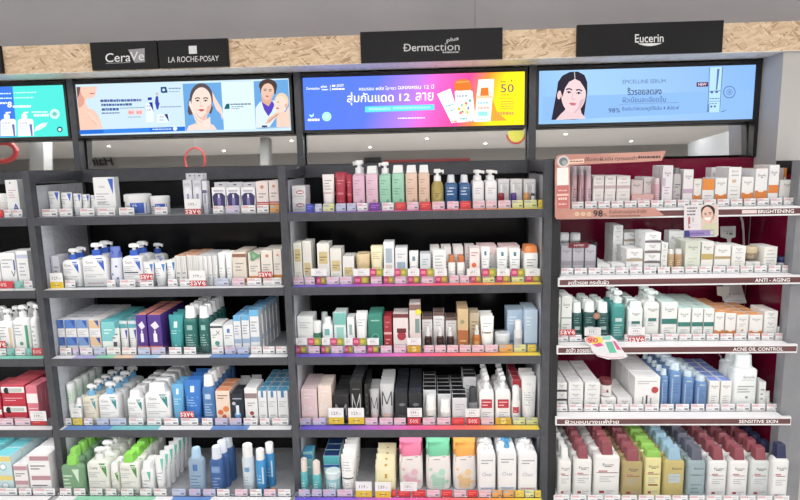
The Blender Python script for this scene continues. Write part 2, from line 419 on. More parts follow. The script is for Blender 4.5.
def tags(rail_y, spec, h=.035):
    """spec: list of (xl, xr, style) on the photo, standing in the rail of the current shelf"""
    z = CUR['z']
    for xl, xr, st in spec:
        a, b = x_at(xl, rail_y, z), x_at(xr, rail_y, z)
        k = (CUR['unit'], CUR['shelf'], st); TAGN[k] = TAGN.get(k, 0)+1
        w = round((b-a)*.94, 3)
        kk = ('tag', w, h, st)
        if kk not in TXT: TXT[kk] = tag_mesh(w, h, st)
        o = bpy.data.objects.new('price_tag', TXT[kk]); COL.objects.link(o)
        o.location = ((a+b)/2, rail_y, z+.0012); o.rotation_euler = (-.05, 0, 0)
        tag(o, '%s price tag, %s from left of its colour, %s %s' % (COLN[st], ORD[TAGN[k]] if TAGN[k] < 16 else '%dth' % TAGN[k], CUR['unit'], CUR['shelf']), 'price tag', 'price tags on %s %s' % (CUR['unit'], CUR['shelf']))
CARDN = {}
def card(style, xl, xr, yt, yb, Y, txt=None):
    a, b = on_y(xl, yb, Y), on_y(xr, yb, Y)
    t = on_y((xl+xr)/2, yt, Y)
    nm = {'save': 'sale_sticker'}.get(style, 'price_card')
    o = bpy.data.objects.new(nm, card_mesh(b.x-a.x, t.z-(a.z+b.z)/2, style, txt)); COL.objects.link(o)
    o.location = ((a.x+b.x)/2, Y, (a.z+b.z)/2)
    ds = {'save': 'red save sticker', 'yellow': 'white price card with yellow base', 'cardsave': 'white price card with red save band', 'magenta': 'magenta and green promo card', 'plain': 'raised plain white price card'}[style]
    k = (CUR['unit'], CUR['shelf'], ds); CARDN.setdefault(k, []).append((a.x, o))
def finish_cards():
    for (u, s, ds), L in CARDN.items():
        L.sort(key=lambda t: t[0])
        for i, (_, o) in enumerate(L):
            tag(o, ds+(', %s from left' % ORD[i+1] if len(L) > 1 else '')+', '+u+' '+s, 'price tag', 'promotion cards on %s %s' % (u, s))
# ------------------------------------------------------------------ setting
SHELFM = noisy('lit_shelf_steel', (150, 152, 157), (162, 164, 169), (30, 30, 30), .4, .0, .05)  # paler than the lip steel: light inside the bays is put into the colour
STEEL = noisy('dark_grey_steel', (64, 66, 73), (74, 76, 83), (30, 30, 30), .42, .0, .05)
STEEL_LIT = noisy('lit_grey_steel', (176, 180, 188), (192, 196, 204), (6, 6, 40), .32, .0, .04)  # pale steel with the brightness below the shelf fronts painted in
PANEL = noisy('grey_textured_panel', (158, 160, 166), (182, 184, 190), (60, 60, 60), .4, .0, .15)
SILV = noisy('silver_grey_post', (128, 130, 136), (140, 142, 147), (10, 10, 10), .35, .1)
BLACKP = noisy('black_gloss_panel', (10, 10, 12), (17, 17, 20), (3, 3, 3), .22, 0, 0, spec=.35)
BLKM = mat((30, 31, 34), .45)
MAROON = noisy('maroon_gloss_panel', (112, 14, 46), (122, 17, 52), (2, 2, 2), .13, 0, 0)
SHWHITE = mat((238, 238, 242), .4)
BANDM = noisy('brown_band', (92, 58, 60), (112, 72, 74), (3, 30, 60), .35)
BACKY = .45
def osb(under=False):
    m = bpy.data.materials.new('strand_board'); m.use_nodes = True; nt = m.node_tree
    tc = nt.nodes.new('ShaderNodeTexCoord'); b = nt.nodes['Principled BSDF']
    x = None
    for i, (rot, sc) in enumerate(((.12, (.055, .05, .010)), (-.75, (.045, .05, .009)), (.8, (.05, .05, .010)), (-.2, (.065, .05, .011)))):
        mp = nt.nodes.new('ShaderNodeMapping'); mp.vector_type = 'TEXTURE'; mp.inputs['Rotation'].default_value = (0, rot, 0); mp.inputs['Scale'].default_value = sc; mp.inputs['Location'].default_value = (.37*i, .21*i, .13*i)
        v = nt.nodes.new('ShaderNodeTexVoronoi'); v.inputs['Scale'].default_value = 1.; v.inputs['Randomness'].default_value = 1
        nt.links.new(tc.outputs['Object'], mp.inputs[0]); nt.links.new(mp.outputs[0], v.inputs['Vector'])
        s = nt.nodes.new('ShaderNodeSeparateColor'); nt.links.new(v.outputs['Color'], s.inputs[0])
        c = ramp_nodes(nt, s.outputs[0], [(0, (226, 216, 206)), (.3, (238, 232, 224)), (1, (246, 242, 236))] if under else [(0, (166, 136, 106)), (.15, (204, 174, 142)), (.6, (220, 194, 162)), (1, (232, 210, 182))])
        if x is None: x = c; continue
        gt = nt.nodes.new('ShaderNodeMath'); gt.operation = 'GREATER_THAN'; gt.inputs[1].default_value = .62
        nt.links.new(s.outputs[1], gt.inputs[0])
        mx = nt.nodes.new('ShaderNodeMix'); mx.data_type = 'RGBA'
        nt.links.new(gt.outputs[0], mx.inputs[0]); nt.links.new(x, mx.inputs[6]); nt.links.new(c, mx.inputs[7]); x = mx.outputs[2]
    nt.links.new(x, b.inputs['Base Color']); b.inputs['Roughness'].default_value = .6
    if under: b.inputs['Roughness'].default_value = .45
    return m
OSB = osb(); OSB_GLOW = osb(True)  # second one is a lightened copy, glow of the screens put into its colour
WALLM = noisy('grey_paint', (170, 169, 175), (176, 175, 181), (3, 3, 3), .8)
CEILM = noisy('ceiling_paint', (236, 234, 232), (242, 240, 238), (1, 1, 1), .9)
FLOORM = noisy('pale_floor_tile', (226, 224, 220), (236, 234, 230), (4, 4, 4), .3)
GREYW = noisy('far_wall_paint', (150, 147, 145), (158, 155, 153), (1, 1, 1), .8)
XL, XR, YB, YF, ZF, ZC = -8., 9., .75, -7.1, -.2, 2.9
def slab(name, *a): return struct(MB().box(*a).build(name))
slab('floor', XL, XR, YF, YB, ZF-.1, ZF, FLOORM)
slab('ceiling', XL, XR, YF, YB, ZC, ZC+.1, CEILM)
slab('wall_back', XL, XR, YB, YB+.1, ZF, ZC, WALLM)
slab('wall_left', XL-.1, XL, YF, YB, ZF, ZC, GREYW)
slab('wall_right', XR, XR+.1, YF, YB, ZF, ZC, GREYW)
slab('wall_front', XL, XR, YF-.1, YF, ZF, ZC, GREYW)
# bulkhead wall over the display bays, with one board joint
slab('wall_bulkhead', XL, 3.6, .42, .745, 2.194, ZC-.001, WALLM)
j = on_y(475, 15, .42); slab('trim_joint', j.x-.0012, j.x+.0012, .4185, .4199, 2.195, ZC-.01, mat((112, 111, 114)))
# strand-board fascia box, with a paler underside sheet that carries painted screen glow
fas = MB(); fas.box(-3.2, 3.6, .235, .74, 2.063, 2.193, OSB); fas.box(-3.2, 3.6, .2348, .74, 2.0605, 2.063, OSB_GLOW); struct(fas.build('trim_fascia'))
# plastered column right of the last screen
slab('wall_column', 2.345, 3.55, .255, .70, ZF, 2.06, noisy('plaster', (186, 184, 184), (196, 194, 194), (2, 2, 2), .8))
# ceiling lamps
def lamp(x, y, sx, sy, p, lab):
    r = empty('ceiling_light', (x, y, ZC))
    f = MB()
    for a in ((-sx/2-.02, -sx/2, -sy/2-.02, sy/2+.02), (sx/2, sx/2+.02, -sy/2-.02, sy/2+.02), (-sx/2, sx/2, -sy/2-.02, -sy/2), (-sx/2, sx/2, sy/2, sy/2+.02)):
        f.box(a[0], a[1], a[2], a[3], -.03, -.0005, mat((225, 225, 225)))
    f.build('frame', r)
    d = MB().box(-sx/2, sx/2, -sy/2, sy/2, -.02, -.001, emit((255, 252, 248), 3.)); d.build('diffuser', r)
    l = bpy.data.lights.new('lamp', 'AREA'); l.shape = 'RECTANGLE'; l.size = sx; l.size_y = sy; l.energy = p; l.color = (1, .975, .95)
    lo = bpy.data.objects.new('lamp', l); COL.objects.link(lo); lo.parent = r; lo.location = (0, 0, -.035)
    tag(r, lab, 'ceiling light', 'ceiling lights')
LP = 25
for iy, y in enumerate((-1.7, -3.4, -4.7)):
    for ix, x in enumerate((-4.2, -1.6, 1.0, 3.6, 6.2)):
        lamp(x, y, 1.5, .35, LP*(.62, 1.1, 1.3)[iy], 'long ceiling light panel, %s row from shelves, %s from left' % (ORD[iy+1], ORD[ix+1]))
for i, (x, y) in enumerate(((-4.6, -5.9), (-2.9, -6.6), (-1.5, -5.8), (-.3, -6.6), (.7, -5.9), (1.7, -6.5), (2.9, -5.8), (4.2, -6.6), (5.6, -5.9))):
    r = empty('downlight', (x, y, ZC)); b = MB(); b.loft([(-.012, .04, .04, 1), (-.0008, .045, .045, 1)], mat((236, 236, 236))); b.build('rim', r)
    b = MB(); b.loft([(-.016, .025, .025, 1), (-.0125, .028, .028, 1)], emit((255, 250, 242), 8.)); b.build('lens', r)
    tag(r, 'small round downlight far across the shop ceiling, %s from left' % ['first', 'second', 'third', 'fourth', 'fifth', 'sixth', 'seventh', 'eighth', 'ninth'][i], 'ceiling light', 'ceiling downlights')
# ------------------------------------------------------------------ shelving units
LED = .7
def lightbar(s, xa, xb, z):
    """slim lamp behind the front lip, lighting the shelf below"""
    MB().box(xa+.03, xb-.03, .016, .034, z-.028, z-.0205, emit((255, 253, 250), 2.)).build('light_bar', s)
    l = bpy.data.lights.new('light_bar_lamp', 'AREA'); l.shape = 'RECTANGLE'; l.size = xb-xa-.06; l.size_y = .016; l.energy = LED; l.color = (1, .99, .98)
    o = bpy.data.objects.new('light_bar_lamp', l); COL.objects.link(o); o.parent = s; o.location = ((xa+xb)/2, .025, z-.029); o.rotation_euler = (math.radians(22), 0, 0)
ZL = [1.3721, 1.0242, .6832, .3145, z_at(496.4, .0, -.045)]
ZR = [z_at(py, x_at(680, -.035, 1), -.035) for py in (208.2, 276.6, 345.2, 417.2)]+[z_at(497.5, 1.76, -.035)]
SN = ['top shelf', 'second shelf', 'third shelf', 'fourth shelf', 'bottom shelf']
DERM = [(0, (92, 84, 196)), (.2, (128, 92, 204)), (.4, (214, 110, 190)), (.58, (240, 96, 128)), (.75, (246, 126, 92)), (.88, (246, 190, 84)), (1, (244, 226, 90))]
def shelf(parent, xa, xb, z, strip=None, rail=True, fo=0.):
    fo = .1 if z < .1 else 0.
    b = MB(); b.box(xa, xb, .012 if not fo else -.003, BACKY-.012, z-.02, z, SHELFM)
    if fo: b.box(xa-.03, xb+.002, -.088, -.003, z-.02, z, SHELFM); b.box(xa-.03, xb+.002, -.1, -.088, z-.038, z, STEEL)
    else: b.box(xa, xb, 0, .012, z-.038, z, STEEL)
    b.box(xa, xb, BACKY-.03, BACKY-.012, z-.034, z-.02, STEEL)
    s = b.build('shelf', parent)
    lightbar(s, xa, xb, z)
    if strip:
        for x0, x1, m in strip: MB().box(x0-(.025 if fo and x0 == strip[0][0] else 0), x1, .003-fo, .048-fo, z+.0002, z+.001, m).build('header_strip', s)
    if rail:
        r = MB(); xr = xa+.004-(.03 if fo else 0); r.box(xr, xb-.004, .0575-fo, .059-fo, z+.0003, z+.043, ACRYL); r.box(xr, xb-.004, .0495-fo, .0505-fo, z+.0003, z+.006, ACRYL); r.box(xr, xb-.004, .0505-fo, .0575-fo, z+.0003, z+.001, ACRYL); r.build('price_rail', s)
    return s
def posts(parent, x, m=STEEL, w=.033, up=True):
    MB().box(x, x+w, 0, .042, ZF, 1.588, m).build('post', parent)
    MB().box(x, x+w, .042, BACKY-.03, 1.535, 1.588, m).build('side_rail', parent)
    MB().box(x, x+w, BACKY-.03, BACKY+.02, ZF, 1.588, m).build('post', parent)
    if up: MB().box(x, x+w, BACKY-.03, BACKY+.02, 1.589, 2.06, m).build('upper_post', parent)
def sidepanel(parent, xa, xb, m):
    MB().box(xa, xb, .044, BACKY-.032, ZF, 1.52, m).build('side_panel', parent)
PXW = lambda px, i: x_at(px, .03 if i < 4 else -.07, ZL[i])
def unit_left():
    u = empty('shelving_unit', (0, 0, ZF)); 
    u.location = (0, 0, 0)
    xa, xb = -1.166, -.002
    posts(u, -1.2); sidepanel(u, -1.196, -1.170, PANEL)
    MB().box(-1.1695, -1.1675, .045, .125, ZF, 1.52, STEEL_LIT).build('lit_upright_strip', u)  # added pale strip, stands in for light caught on the post's inner side
    MB().box(xa, xb, BACKY-.01, BACKY+.01, ZF, 1.52, BLACKP).build('back_panel', u)
    MB().box(xa, xb, BACKY-.03, BACKY+.01, 1.523, 1.588, STEEL).build('back_beam', u)
    W = mat((232, 234, 238)); Bl = mat((92, 140, 214)); Te = mat((110, 196, 204)); Li = mat((168, 168, 224)); Gr = mat((136, 214, 178)); Pe = mat((238, 200, 170)); Pb = mat((160, 206, 236))
    st = [None, [(xa+.005, xb-.005, W)],
          [(PXW(55, 2), PXW(75, 2), W), (PXW(75, 2), PXW(97, 2), Li), (PXW(97, 2), PXW(115, 2), Gr), (PXW(115, 2), PXW(135, 2), Pe), (PXW(135, 2), PXW(160, 2), Pb), (PXW(160, 2), PXW(211, 2), W), (PXW(211, 2), PXW(250, 2), Bl), (PXW(250, 2), xb-.005, W)],
          [(PXW(56, 3), PXW(66, 3), W), (PXW(66, 3), PXW(112, 3), Bl), (PXW(112, 3), PXW(160, 3), Te), (PXW(160, 3), PXW(170, 3), W), (PXW(170, 3), PXW(212, 3), W), (PXW(212, 3), PXW(249, 3), Bl), (PXW(249, 3), xb-.005, W)],
          [(PXW(62, 4), PXW(75, 4), W), (PXW(75, 4), PXW(155, 4), Gr), (PXW(155, 4), PXW(172, 4), W), (PXW(172, 4), PXW(211, 4), Bl), (PXW(211, 4), xb-.005, W)]]
    for i, z in enumerate(ZL): shelf(u, xa, xb, z, st[i])
    tag(u, 'dark grey steel shelving unit second from left, with white and blue skincare', 'shelving unit', 'steel shelving units')
def unit_middle():
    u = empty('shelving_unit'); xa, xb = .034, 1.198
    posts(u, 0.); posts(u, 1.2, STEEL, .037)
    sidepanel(u, .004, .029, PANEL); sidepanel(u, 1.204, 1.230, PANEL)
    MB().box(.0295, .0315, .045, .125, ZF, 1.52, STEEL_LIT).build('lit_upright_strip', u)  # added pale strips here too, painted light on both post sides
    MB().box(1.2015, 1.2035, .045, .125, ZF, 1.52, STEEL_LIT).build('lit_upright_strip', u)
    MB().box(xa, xb, BACKY-.01, BACKY+.01, ZF, 1.52, BLACKP).build('back_panel', u)
    MB().box(xa, xb, BACKY-.03, BACKY+.01, 1.523, 1.588, STEEL).build('back_beam', u)
    g = gradient('rainbow_strip', xa, xb, DERM)
    for i, z in enumerate(ZL): shelf(u, xa, xb, z, [(xa+.005, xb-.002, g)])
    tag(u, 'dark grey steel shelving unit in the middle with rainbow coloured shelf strips', 'shelving unit', 'steel shelving units')
def unit_far():
    u = empty('shelving_unit'); xa, xb = -2.36, -1.204
    MB().box(xa, xb, BACKY-.01, BACKY+.01, ZF, 1.52, BLACKP).build('back_panel', u)
    MB().box(xa, xb, BACKY-.03, BACKY+.01, 1.523, 1.588, STEEL).build('back_beam', u)
    posts(u, -2.395); 
    W = mat((232, 234, 238)); Te = mat((120, 210, 190)); Pk = mat((225, 150, 165))
    for i, z in enumerate(ZL): shelf(u, xa, xb, z, [(xa+.005, xb-.005, [W, W, Te, W, W][i])] if i else None)
    tag(u, 'shelving unit cut off at the left edge of the photo', 'shelving unit', 'steel shelving units')
def unit_right():
    u = empty('shelving_unit'); xa, xb = 1.276, 2.30
    posts(u, 1.2385, BLKM, .036, False)
    MB().box(2.305, 2.42, 0, .06, ZF, 1.56, SILV).build('post', u)
    MB().box(2.338, 2.3445, .062, BACKY-.032, ZF, 1.50, MAROON).build('side_panel', u)
    MB().box(2.3455, 2.42, .062, .25, 1.50, 1.56, BLKM).build('side_rail', u)
    MB().box(xa, 2.3445, BACKY-.01, BACKY+.01, ZF, 1.578, MAROON).build('back_panel', u)
    MB().box(1.95, 1.953, BACKY-.0115, BACKY-.0101, ZF, 1.578, mat((60, 8, 24))).build('back_seam', u)
    # thin dark frame at the end of the mirror and screen
    MB().box(2.325, 2.343, BACKY-.03, BACKY+.02, 1.58, 2.06, BLKM).build('upper_post', u)
    txt = ['BRIGHTENING', 'ANTI - AGING', 'ACNE OIL CONTROL', 'SENSITIVE SKIN', None]
    tl = [None, 'ลดริ้วรอย กระชับผิว', 'ลดสิว ลดรอยสิว', 'ผิวบอบบางแพ้ง่าย', None]
    tx = [(758, 794), (755, 790), (733, 783), (739, 778), None]
    lx = [None, (568, 609), (566, 594), (565, 619), None]
    for i, z in enumerate(ZR):
        b = MB(); fo = .1 if i == 4 else 0; b.box(xa, xb, -.02, BACKY-.012, z-.018, z, SHWHITE); b.box(1.262, 2.335, -.035-fo, -.021, z-.040, z, SHWHITE)
        b.box(xb, 2.336, .063, BACKY-.034, z-.018, z, SHWHITE)
        s = b.build('shelf', u)
        lightbar(s, xa, xb, z)
        e = MB(); e.box(1.268, 2.331, -.0366-fo, -.0352-fo, z-.0325, z-.0085, BANDM)
        if txt[i]:
            zm = z-.0205
            def put(st, px0, px1, hh):
                v, f, x0, x1, y0, y1 = text_geo(st, 2, .02)
                a, c = x_at(px0, -.037, zm), x_at(px1, -.037, zm); k = (c-a)/(x1-x0); kz = hh/(y1-y0)
                e.add([(a+(x-x0)*k, -.0369, zm+(y-(y0+y1)/2)*kz) for x, y in v], f, mat((246, 244, 244)))
            put(txt[i], tx[i][0], tx[i][1], .0165)
            if tl[i]: put(tl[i], lx[i][0], lx[i][1], .021)
        if i == 0:
            e.box(x_at(742, -.037, z-.02), x_at(757, -.037, z-.02), -.0372, -.0366, z-.028, z-.012, mat((235, 215, 215)))
        e.build('category_band', s)
        r = MB(); r.box(xa+.004, xb-.004, .0325-fo, .034-fo, z+.0003, z+.038, ACRYL); r.box(xa+.004, xb-.004, .0245-fo, .0255-fo, z+.0003, z+.006, ACRYL); r.box(xa+.004, xb-.004, .0255-fo, .0325-fo, z+.0003, z+.001, ACRYL); r.build('price_rail', s)
    tag(u, 'maroon backed shelving unit on the right with white shelves and brown bands', 'shelving unit')
unit_far(); unit_left(); unit_middle(); unit_right()
# ------------------------------------------------------------------ mirrors above the shelves
def mirror_mat():
    m = bpy.data.materials.new('mirror_glass'); m.use_nodes = True; b = m.node_tree.nodes['Principled BSDF']
    b.inputs['Metallic'].default_value = 1; b.inputs['Roughness'].default_value = .02; b.inputs['Base Color'].default_value = (.82, .82, .82, 1)
    return m
MIR = mirror_mat()
TILT = 4.2
def mirror(xa, xb, lab):
    o = MB().box(xa, xb, -.003, .003, -.073, .091, MIR).build('mirror_strip', None)
    o.location = (0, BACKY+.03, 1.663); o.rotation_euler = (math.radians(-TILT), 0, 0)
    tag(o, lab, 'mirror', 'mirror strips')
mirror(-2.35, -1.206, 'mirror strip under the teal screen at the left edge')
mirror(-1.16, -.004, 'mirror strip under the pale blue screen with three portraits')
mirror(.04, 1.196, 'mirror strip under the blue to yellow sunscreen screen')
mirror(1.242, 2.322, 'mirror strip under the light blue serum screen')
# ------------------------------------------------------------------ lit screens and sign boards
SK = 1.5
class Art(MB):
    """flat artwork on an upright plane, drawn in stacked printed layers"""
    def __init__(s, Y, strength=None): MB.__init__(s); s.Y = Y; s.S = strength
    def m(s, c): return c if not isinstance(c, tuple) else (emit(c, s.S) if s.S else mat(c, .4))
    def up(s): s.lay += 1; return s.Y-.0001-.00005*s.lay
    def poly(s, pts, c):
        y = s.up(); P = [on_y(px, py, s.Y) for px, py in pts]
        s.add([(p.x, y, p.z) for p in P], [tuple(range(len(P)))], s.m(c))
    def rect(s, x0, y0, x1, y1, c, sl=-.02): s.poly([(x0, y0), (x0, y1), (x1, y1+sl*(x1-x0)), (x1, y0+sl*(x1-x0))], c)
    def ell(s, cx, cy, rx, ry, c, rot=0, a0=0, a1=360, n=26):
        ca, sa = math.cos(math.radians(rot)), math.sin(math.radians(rot)); pts = []
        for i in range(n+(0 if a1-a0 >= 360 else 1)):
            a = math.radians(a0+(a1-a0)*i/n); x, y = rx*math.cos(a), ry*math.sin(a)
            pts.append((cx+x*ca-y*sa, cy+x*sa+y*ca))
        s.poly(pts, c)
    def line(s, pts, w, c):
        for (x0, y0), (x1, y1) in zip(pts, pts[1:]):
            L = math.hypot(x1-x0, y1-y0) or 1; nx, ny = -(y1-y0)/L*w/2, (x1-x0)/L*w/2
            s.poly([(x0+nx, y0+ny), (x0-nx, y0-ny), (x1-nx, y1-ny), (x1+nx, y1+ny)], c)
    def ring(s, cx, cy, r, w, c): s.line([(cx+r*math.cos(2*PI*i/20), cy+r*math.sin(2*PI*i/20)) for i in range(21)], w, c)
    def text(s, st, x0, x1, yc, h, c, sl=-.02, bold=0., res=2):
        """st fitted between x0 and x1 (photo px), vertical centre yc at its middle, height h"""
        v, f, a, b, lo, hi = text_geo(st, res, bold); y = s.up(); out = []
        for p, q in v:
            px = x0+(p-a)/(b-a)*(x1-x0); py = yc+sl*(px-(x0+x1)/2)-((q-lo)/(hi-lo)-.5)*h
            w = on_y(px, py, s.Y); out.append((w.x, y, w.z))
        s.add(out, f, s.m(c))
    def bars(s, x0, x1, yc, h, c, sl=-.02, seed=1):
        """a line of writing too small to read in the photo"""
        r = random.Random(seed); x = x0
        while x < x1-.4:
            w = min(r.uniform(1.2, 3.4), x1-x); hh = h*r.uniform(.7, 1)
            yy = yc+sl*(x-(x0+x1)/2); s.poly([(x, yy-hh/2), (x, yy+h/2), (x+w, yy+h/2), (x+w, yy-hh/2)], c); x += w+.5
SY = .421                                                     # front of the screen glass
def screen(lab, x0, x1, z0, z1, art, base):
    """x0..x1, z0..z1: outer frame"""
    t = empty('lightbox_screen', ((x0+x1)/2, BACKY, z0))
    loc = t.location
    fr = MB(); b = .02; c = .013
    for bx in ((x0, x1, z0, z0+c), (x0, x1, z1-b, z1), (x0, x0+c, z0+c, z1-b), (x1-c, x1, z0+c, z1-b)): fr.box(bx[0], bx[1], .4175, .47, bx[2], bx[3], BLKM)
    fr.box(x0+.01, x1-.01, .43, .47, z0+.01, z1-.01, BLKM)
    f = fr.build('frame', t); f.location = -loc
    a = MB(); a.box(x0+c, x1-c, SY+.0004, SY+.004, z0+c, z1-b, base)
    art.mats_fix = None
    off = len(a.v)
    a.v += art.v
    for fc, mi in zip(art.f, art.fm): a.f.append(tuple(off+k for k in fc)); a.fm.append(a.mi(art.mats[mi]))
    o = a.build('screen', t); o.location = -loc
    tag(t, lab, 'screen', 'lit screens over the shelves')
def portrait(a, cx, cy, w, h, skin, hair, tilt=0, shade=(236, 190, 170), lips=(206, 96, 100), ink=(70, 50, 50)):
    """front-on face, w x h in px"""
    def T(x, y):
        c, s = math.cos(math.radians(tilt)), math.sin(math.radians(tilt)); x, y = x*w/2, y*h/2
        return (cx+x*c-y*s, cy+x*s+y*c)
    def E(x, y, rx, ry, c, a0=0, a1=360): a.ell(*T(x, y), rx*w/2, ry*h/2, c, tilt, a0, a1)
    E(0, 0, 1, 1, skin)
    a.poly([T(*p) for p in ((-.98, .1), (-.75, .62), (-.3, .98), (.3, .98), (.75, .62), (.98, .1))], skin)
    a.poly([T(*p) for p in ((.55, .3), (.98, .1), (.75, .62), (.3, .98), (.1, 1.0), (.45, .7))], shade)
    for sx in (-1, 1):
        a.line([T(sx*.66, -.24), T(sx*.4, -.31), T(sx*.16, -.25)], h*.035, ink)
        E(sx*.4, -.1, .19, .055, (250, 246, 244)); E(sx*.4, -.1, .085, .06, ink)
        a.line([T(sx*.6, -.09), T(sx*.4, -.16), T(sx*.2, -.08)], h*.022, ink)
    a.line([T(-.06, -.08), T(-.13, .2), T(-.02, .27), T(.12, .24)], h*.018, shade)
    E(0, .27, .15, .04, shade)
    a.poly([T(*p) for p in ((-.32, .5), (-.1, .44), (0, .465), (.1, .44), (.32, .5), (0, .52))], lips)
    a.poly([T(*p) for p in ((-.32, .5), (0, .52), (.32, .5), (.12, .61), (-.12, .61))], lips)
# --- teal screen at the left edge
SK = 1.25; a = Art(SY, SK); TEAL = (84, 226, 214); BLU = (66, 120, 226)
a.poly([(-60, 88), (-60, 139), (17, 136.5), (12.5, 86.5)], BLU)
for i, (x0, x1, y) in enumerate(((0, 11, 93.5), (14, 37, 92.5), (0, 12, 98.2), (14, 34, 97.6))): a.bars(x0, x1, y, 1.3, (200, 246, 246), seed=i)
a.text('8', 7.5, 12, 104.6, 6, (250, 252, 252), bold=.03)
a.bars(-2, 7, 103, 2, (240, 250, 252), seed=3); a.bars(13, 32, 106.3, 2.6, (240, 252, 252), seed=4)
a.bars(32, 48, 112, 1.4, (225, 250, 248), seed=5); a.bars(34, 49, 115.2, 2.6, (235, 252, 250), seed=6)
a.ell(55, 114, 5, 5, (190, 244, 238)); a.ring(55, 114, 4.2, .7, (235, 252, 250)); a.ell(55, 114, 2.4, 2, (120, 190, 190))
a.ell(60.2, 129.4, 2.8, 2.8, (20, 84, 96)); a.ell(60.2, 129.6, 1.6, 1.6, (226, 240, 240))
for x in (1, 18.6):
    a.poly([(x, 121), (x+1.5, 119.3), (x+14, 119), (x+15.3, 121), (x+16, 135.8), (x, 136.2)], (246, 248, 250))
    a.poly([(x+3.5, 119.3), (x+3.5, 114.5), (x+5.2, 114.2), (x+5, 112.2), (x+10.5, 111.6), (x+10.3, 113), (x+7.6, 113.6), (x+7.6, 114.6), (x+9.2, 115), (x+9.2, 119.2)], (240, 246, 250))
    a.poly([(x+11.2, 124.5), (x+14, 124.2), (x+14.8, 135.8), (x+13.2, 135.9)], (96, 116, 180))
    a.bars(x+1.8, x+10, 123, 1.1, (150, 160, 180), seed=7)
    for i, y in enumerate((126.4, 128.6, 130.8, 133)): a.bars(x+1.8, x+9, y, .8, (170, 190, 200), seed=8+i)
a.poly([(35, 132), (36.5, 127), (42, 123.4), (48.4, 122.6), (46, 126.4), (40, 130)], (244, 252, 250))
a.line([(36, 131.6), (47.6, 123)], .5, (150, 220, 214))
screen('teal advert screen with two white pump bottles at the left edge', -2.35, -1.205, 1.754, 2.05, a, emit(TEAL, SK))
# --- pale screen with portraits
SK = 1.1; a = Art(SY, SK); SKN = (246, 206, 186); SKD = (228, 166, 146); PALE = (210, 234, 246)
a.poly([(76.5, 87), (97, 86.4), (96.6, 90), (95.4, 92), (95.8, 94.6), (93.4, 97.6), (86.5, 98.8), (85.6, 103), (88, 108), (94, 110), (99, 117), (102.5, 128.5), (80, 130.6)], SKN)
a.poly([(76.5, 87), (79, 87), (82, 95), (84.5, 99), (84, 104), (80, 108), (78, 106)], SKD)
a.poly([(76.5, 87), (80.5, 87), (79.4, 94), (77.6, 98)], (120, 84, 76))
a.line([(94.6, 93), (92.4, 93.6), (90, 93.4)], 1, (206, 110, 110))
for i in range(4): a.line([(86.5+i*1.6, 112+i*2.2), (91.6+i*1.7, 115.2+i*2.6), (95+i*1.6, 119.4+i*2.6)], 2.4, (250, 214, 196)); a.line([(86.9+i*1.6, 113.4+i*2.2), (92+i*1.6, 116.8+i*2.6)], .6, SKD)
for i, (x0, x1, y, h) in enumerate(((100.5, 141.5, 100.4, 2.6), (101.5, 132, 104.6, 2.4), (102, 119, 109.2, 2.8), (102, 120, 113, 1.2))): a.bars(x0, x1, y, h, (70, 96, 160), seed=20+i)
a.line([(120, 108.3), (145, 107.4)], .6, (110, 140, 190))
for x in (128, 136): a.rect(x, 109.6, x+7, 115, (248, 214, 212)); a.bars(x+.8, x+6, 112.4, 3, (232, 160, 160), seed=x)
a.bars(128, 142, 117, .9, (150, 170, 200), seed=31)
a.rect(146.3, 103, 154, 122.4, (238, 245, 250)); a.poly([(148, 97.6), (152, 97.3), (152.2, 100), (148.2, 100.3)], (44, 60, 170)); a.poly([(149.2, 102.6), (152.8, 102.2), (154, 112)], (40, 60, 160))
a.bars(147, 151, 106, .8, (120, 140, 190)); a.bars(147, 151, 110, .8, (120, 140, 190))
a.poly([(156, 96.5), (158.4, 96.2), (159, 102), (160, 103.4), (158.6, 109.4), (157, 109.4), (155.4, 102.8)], (70, 76, 176)); a.ell(157.3, 94, 1.6, 1.6, (214, 196, 190))
a.poly([(161, 87.2), (166.5, 86.8), (168, 92.6), (163, 93.2), (161.2, 92.4)], (24, 80, 130)); a.ell(164, 90, 1.4, 1.4, (210, 230, 244)); a.bars(169, 181, 88.4, 1.3, (120, 150, 190), seed=33); a.bars(169, 180, 91.6, 1, (160, 180, 205), seed=34)
a.bars(161, 182, 106.8, 1, (130, 156, 196), seed=35)
a.rect(157.5, 114, 169.5, 123, (236, 244, 250)); a.poly([(164.6, 114.2), (168, 114), (169.4, 121.8)], (30, 60, 130)); a.bars(160, 164, 117, .8, (120, 140, 190)); a.bars(160, 164, 120, .8, (120, 140, 190))
a.poly([(80, 130.2), (80.2, 134.4), (185.6, 131), (185.4, 126.6)], (44, 116, 220)); a.poly([(104, 129.4), (104, 133.6), (150, 132), (150, 127.8)], (64, 140, 236)); a.ell(175.5, 128.6, 2.1, 2.1, (240, 246, 252)); a.bars(153, 172, 129.2, 1, (226, 238, 250), seed=36)
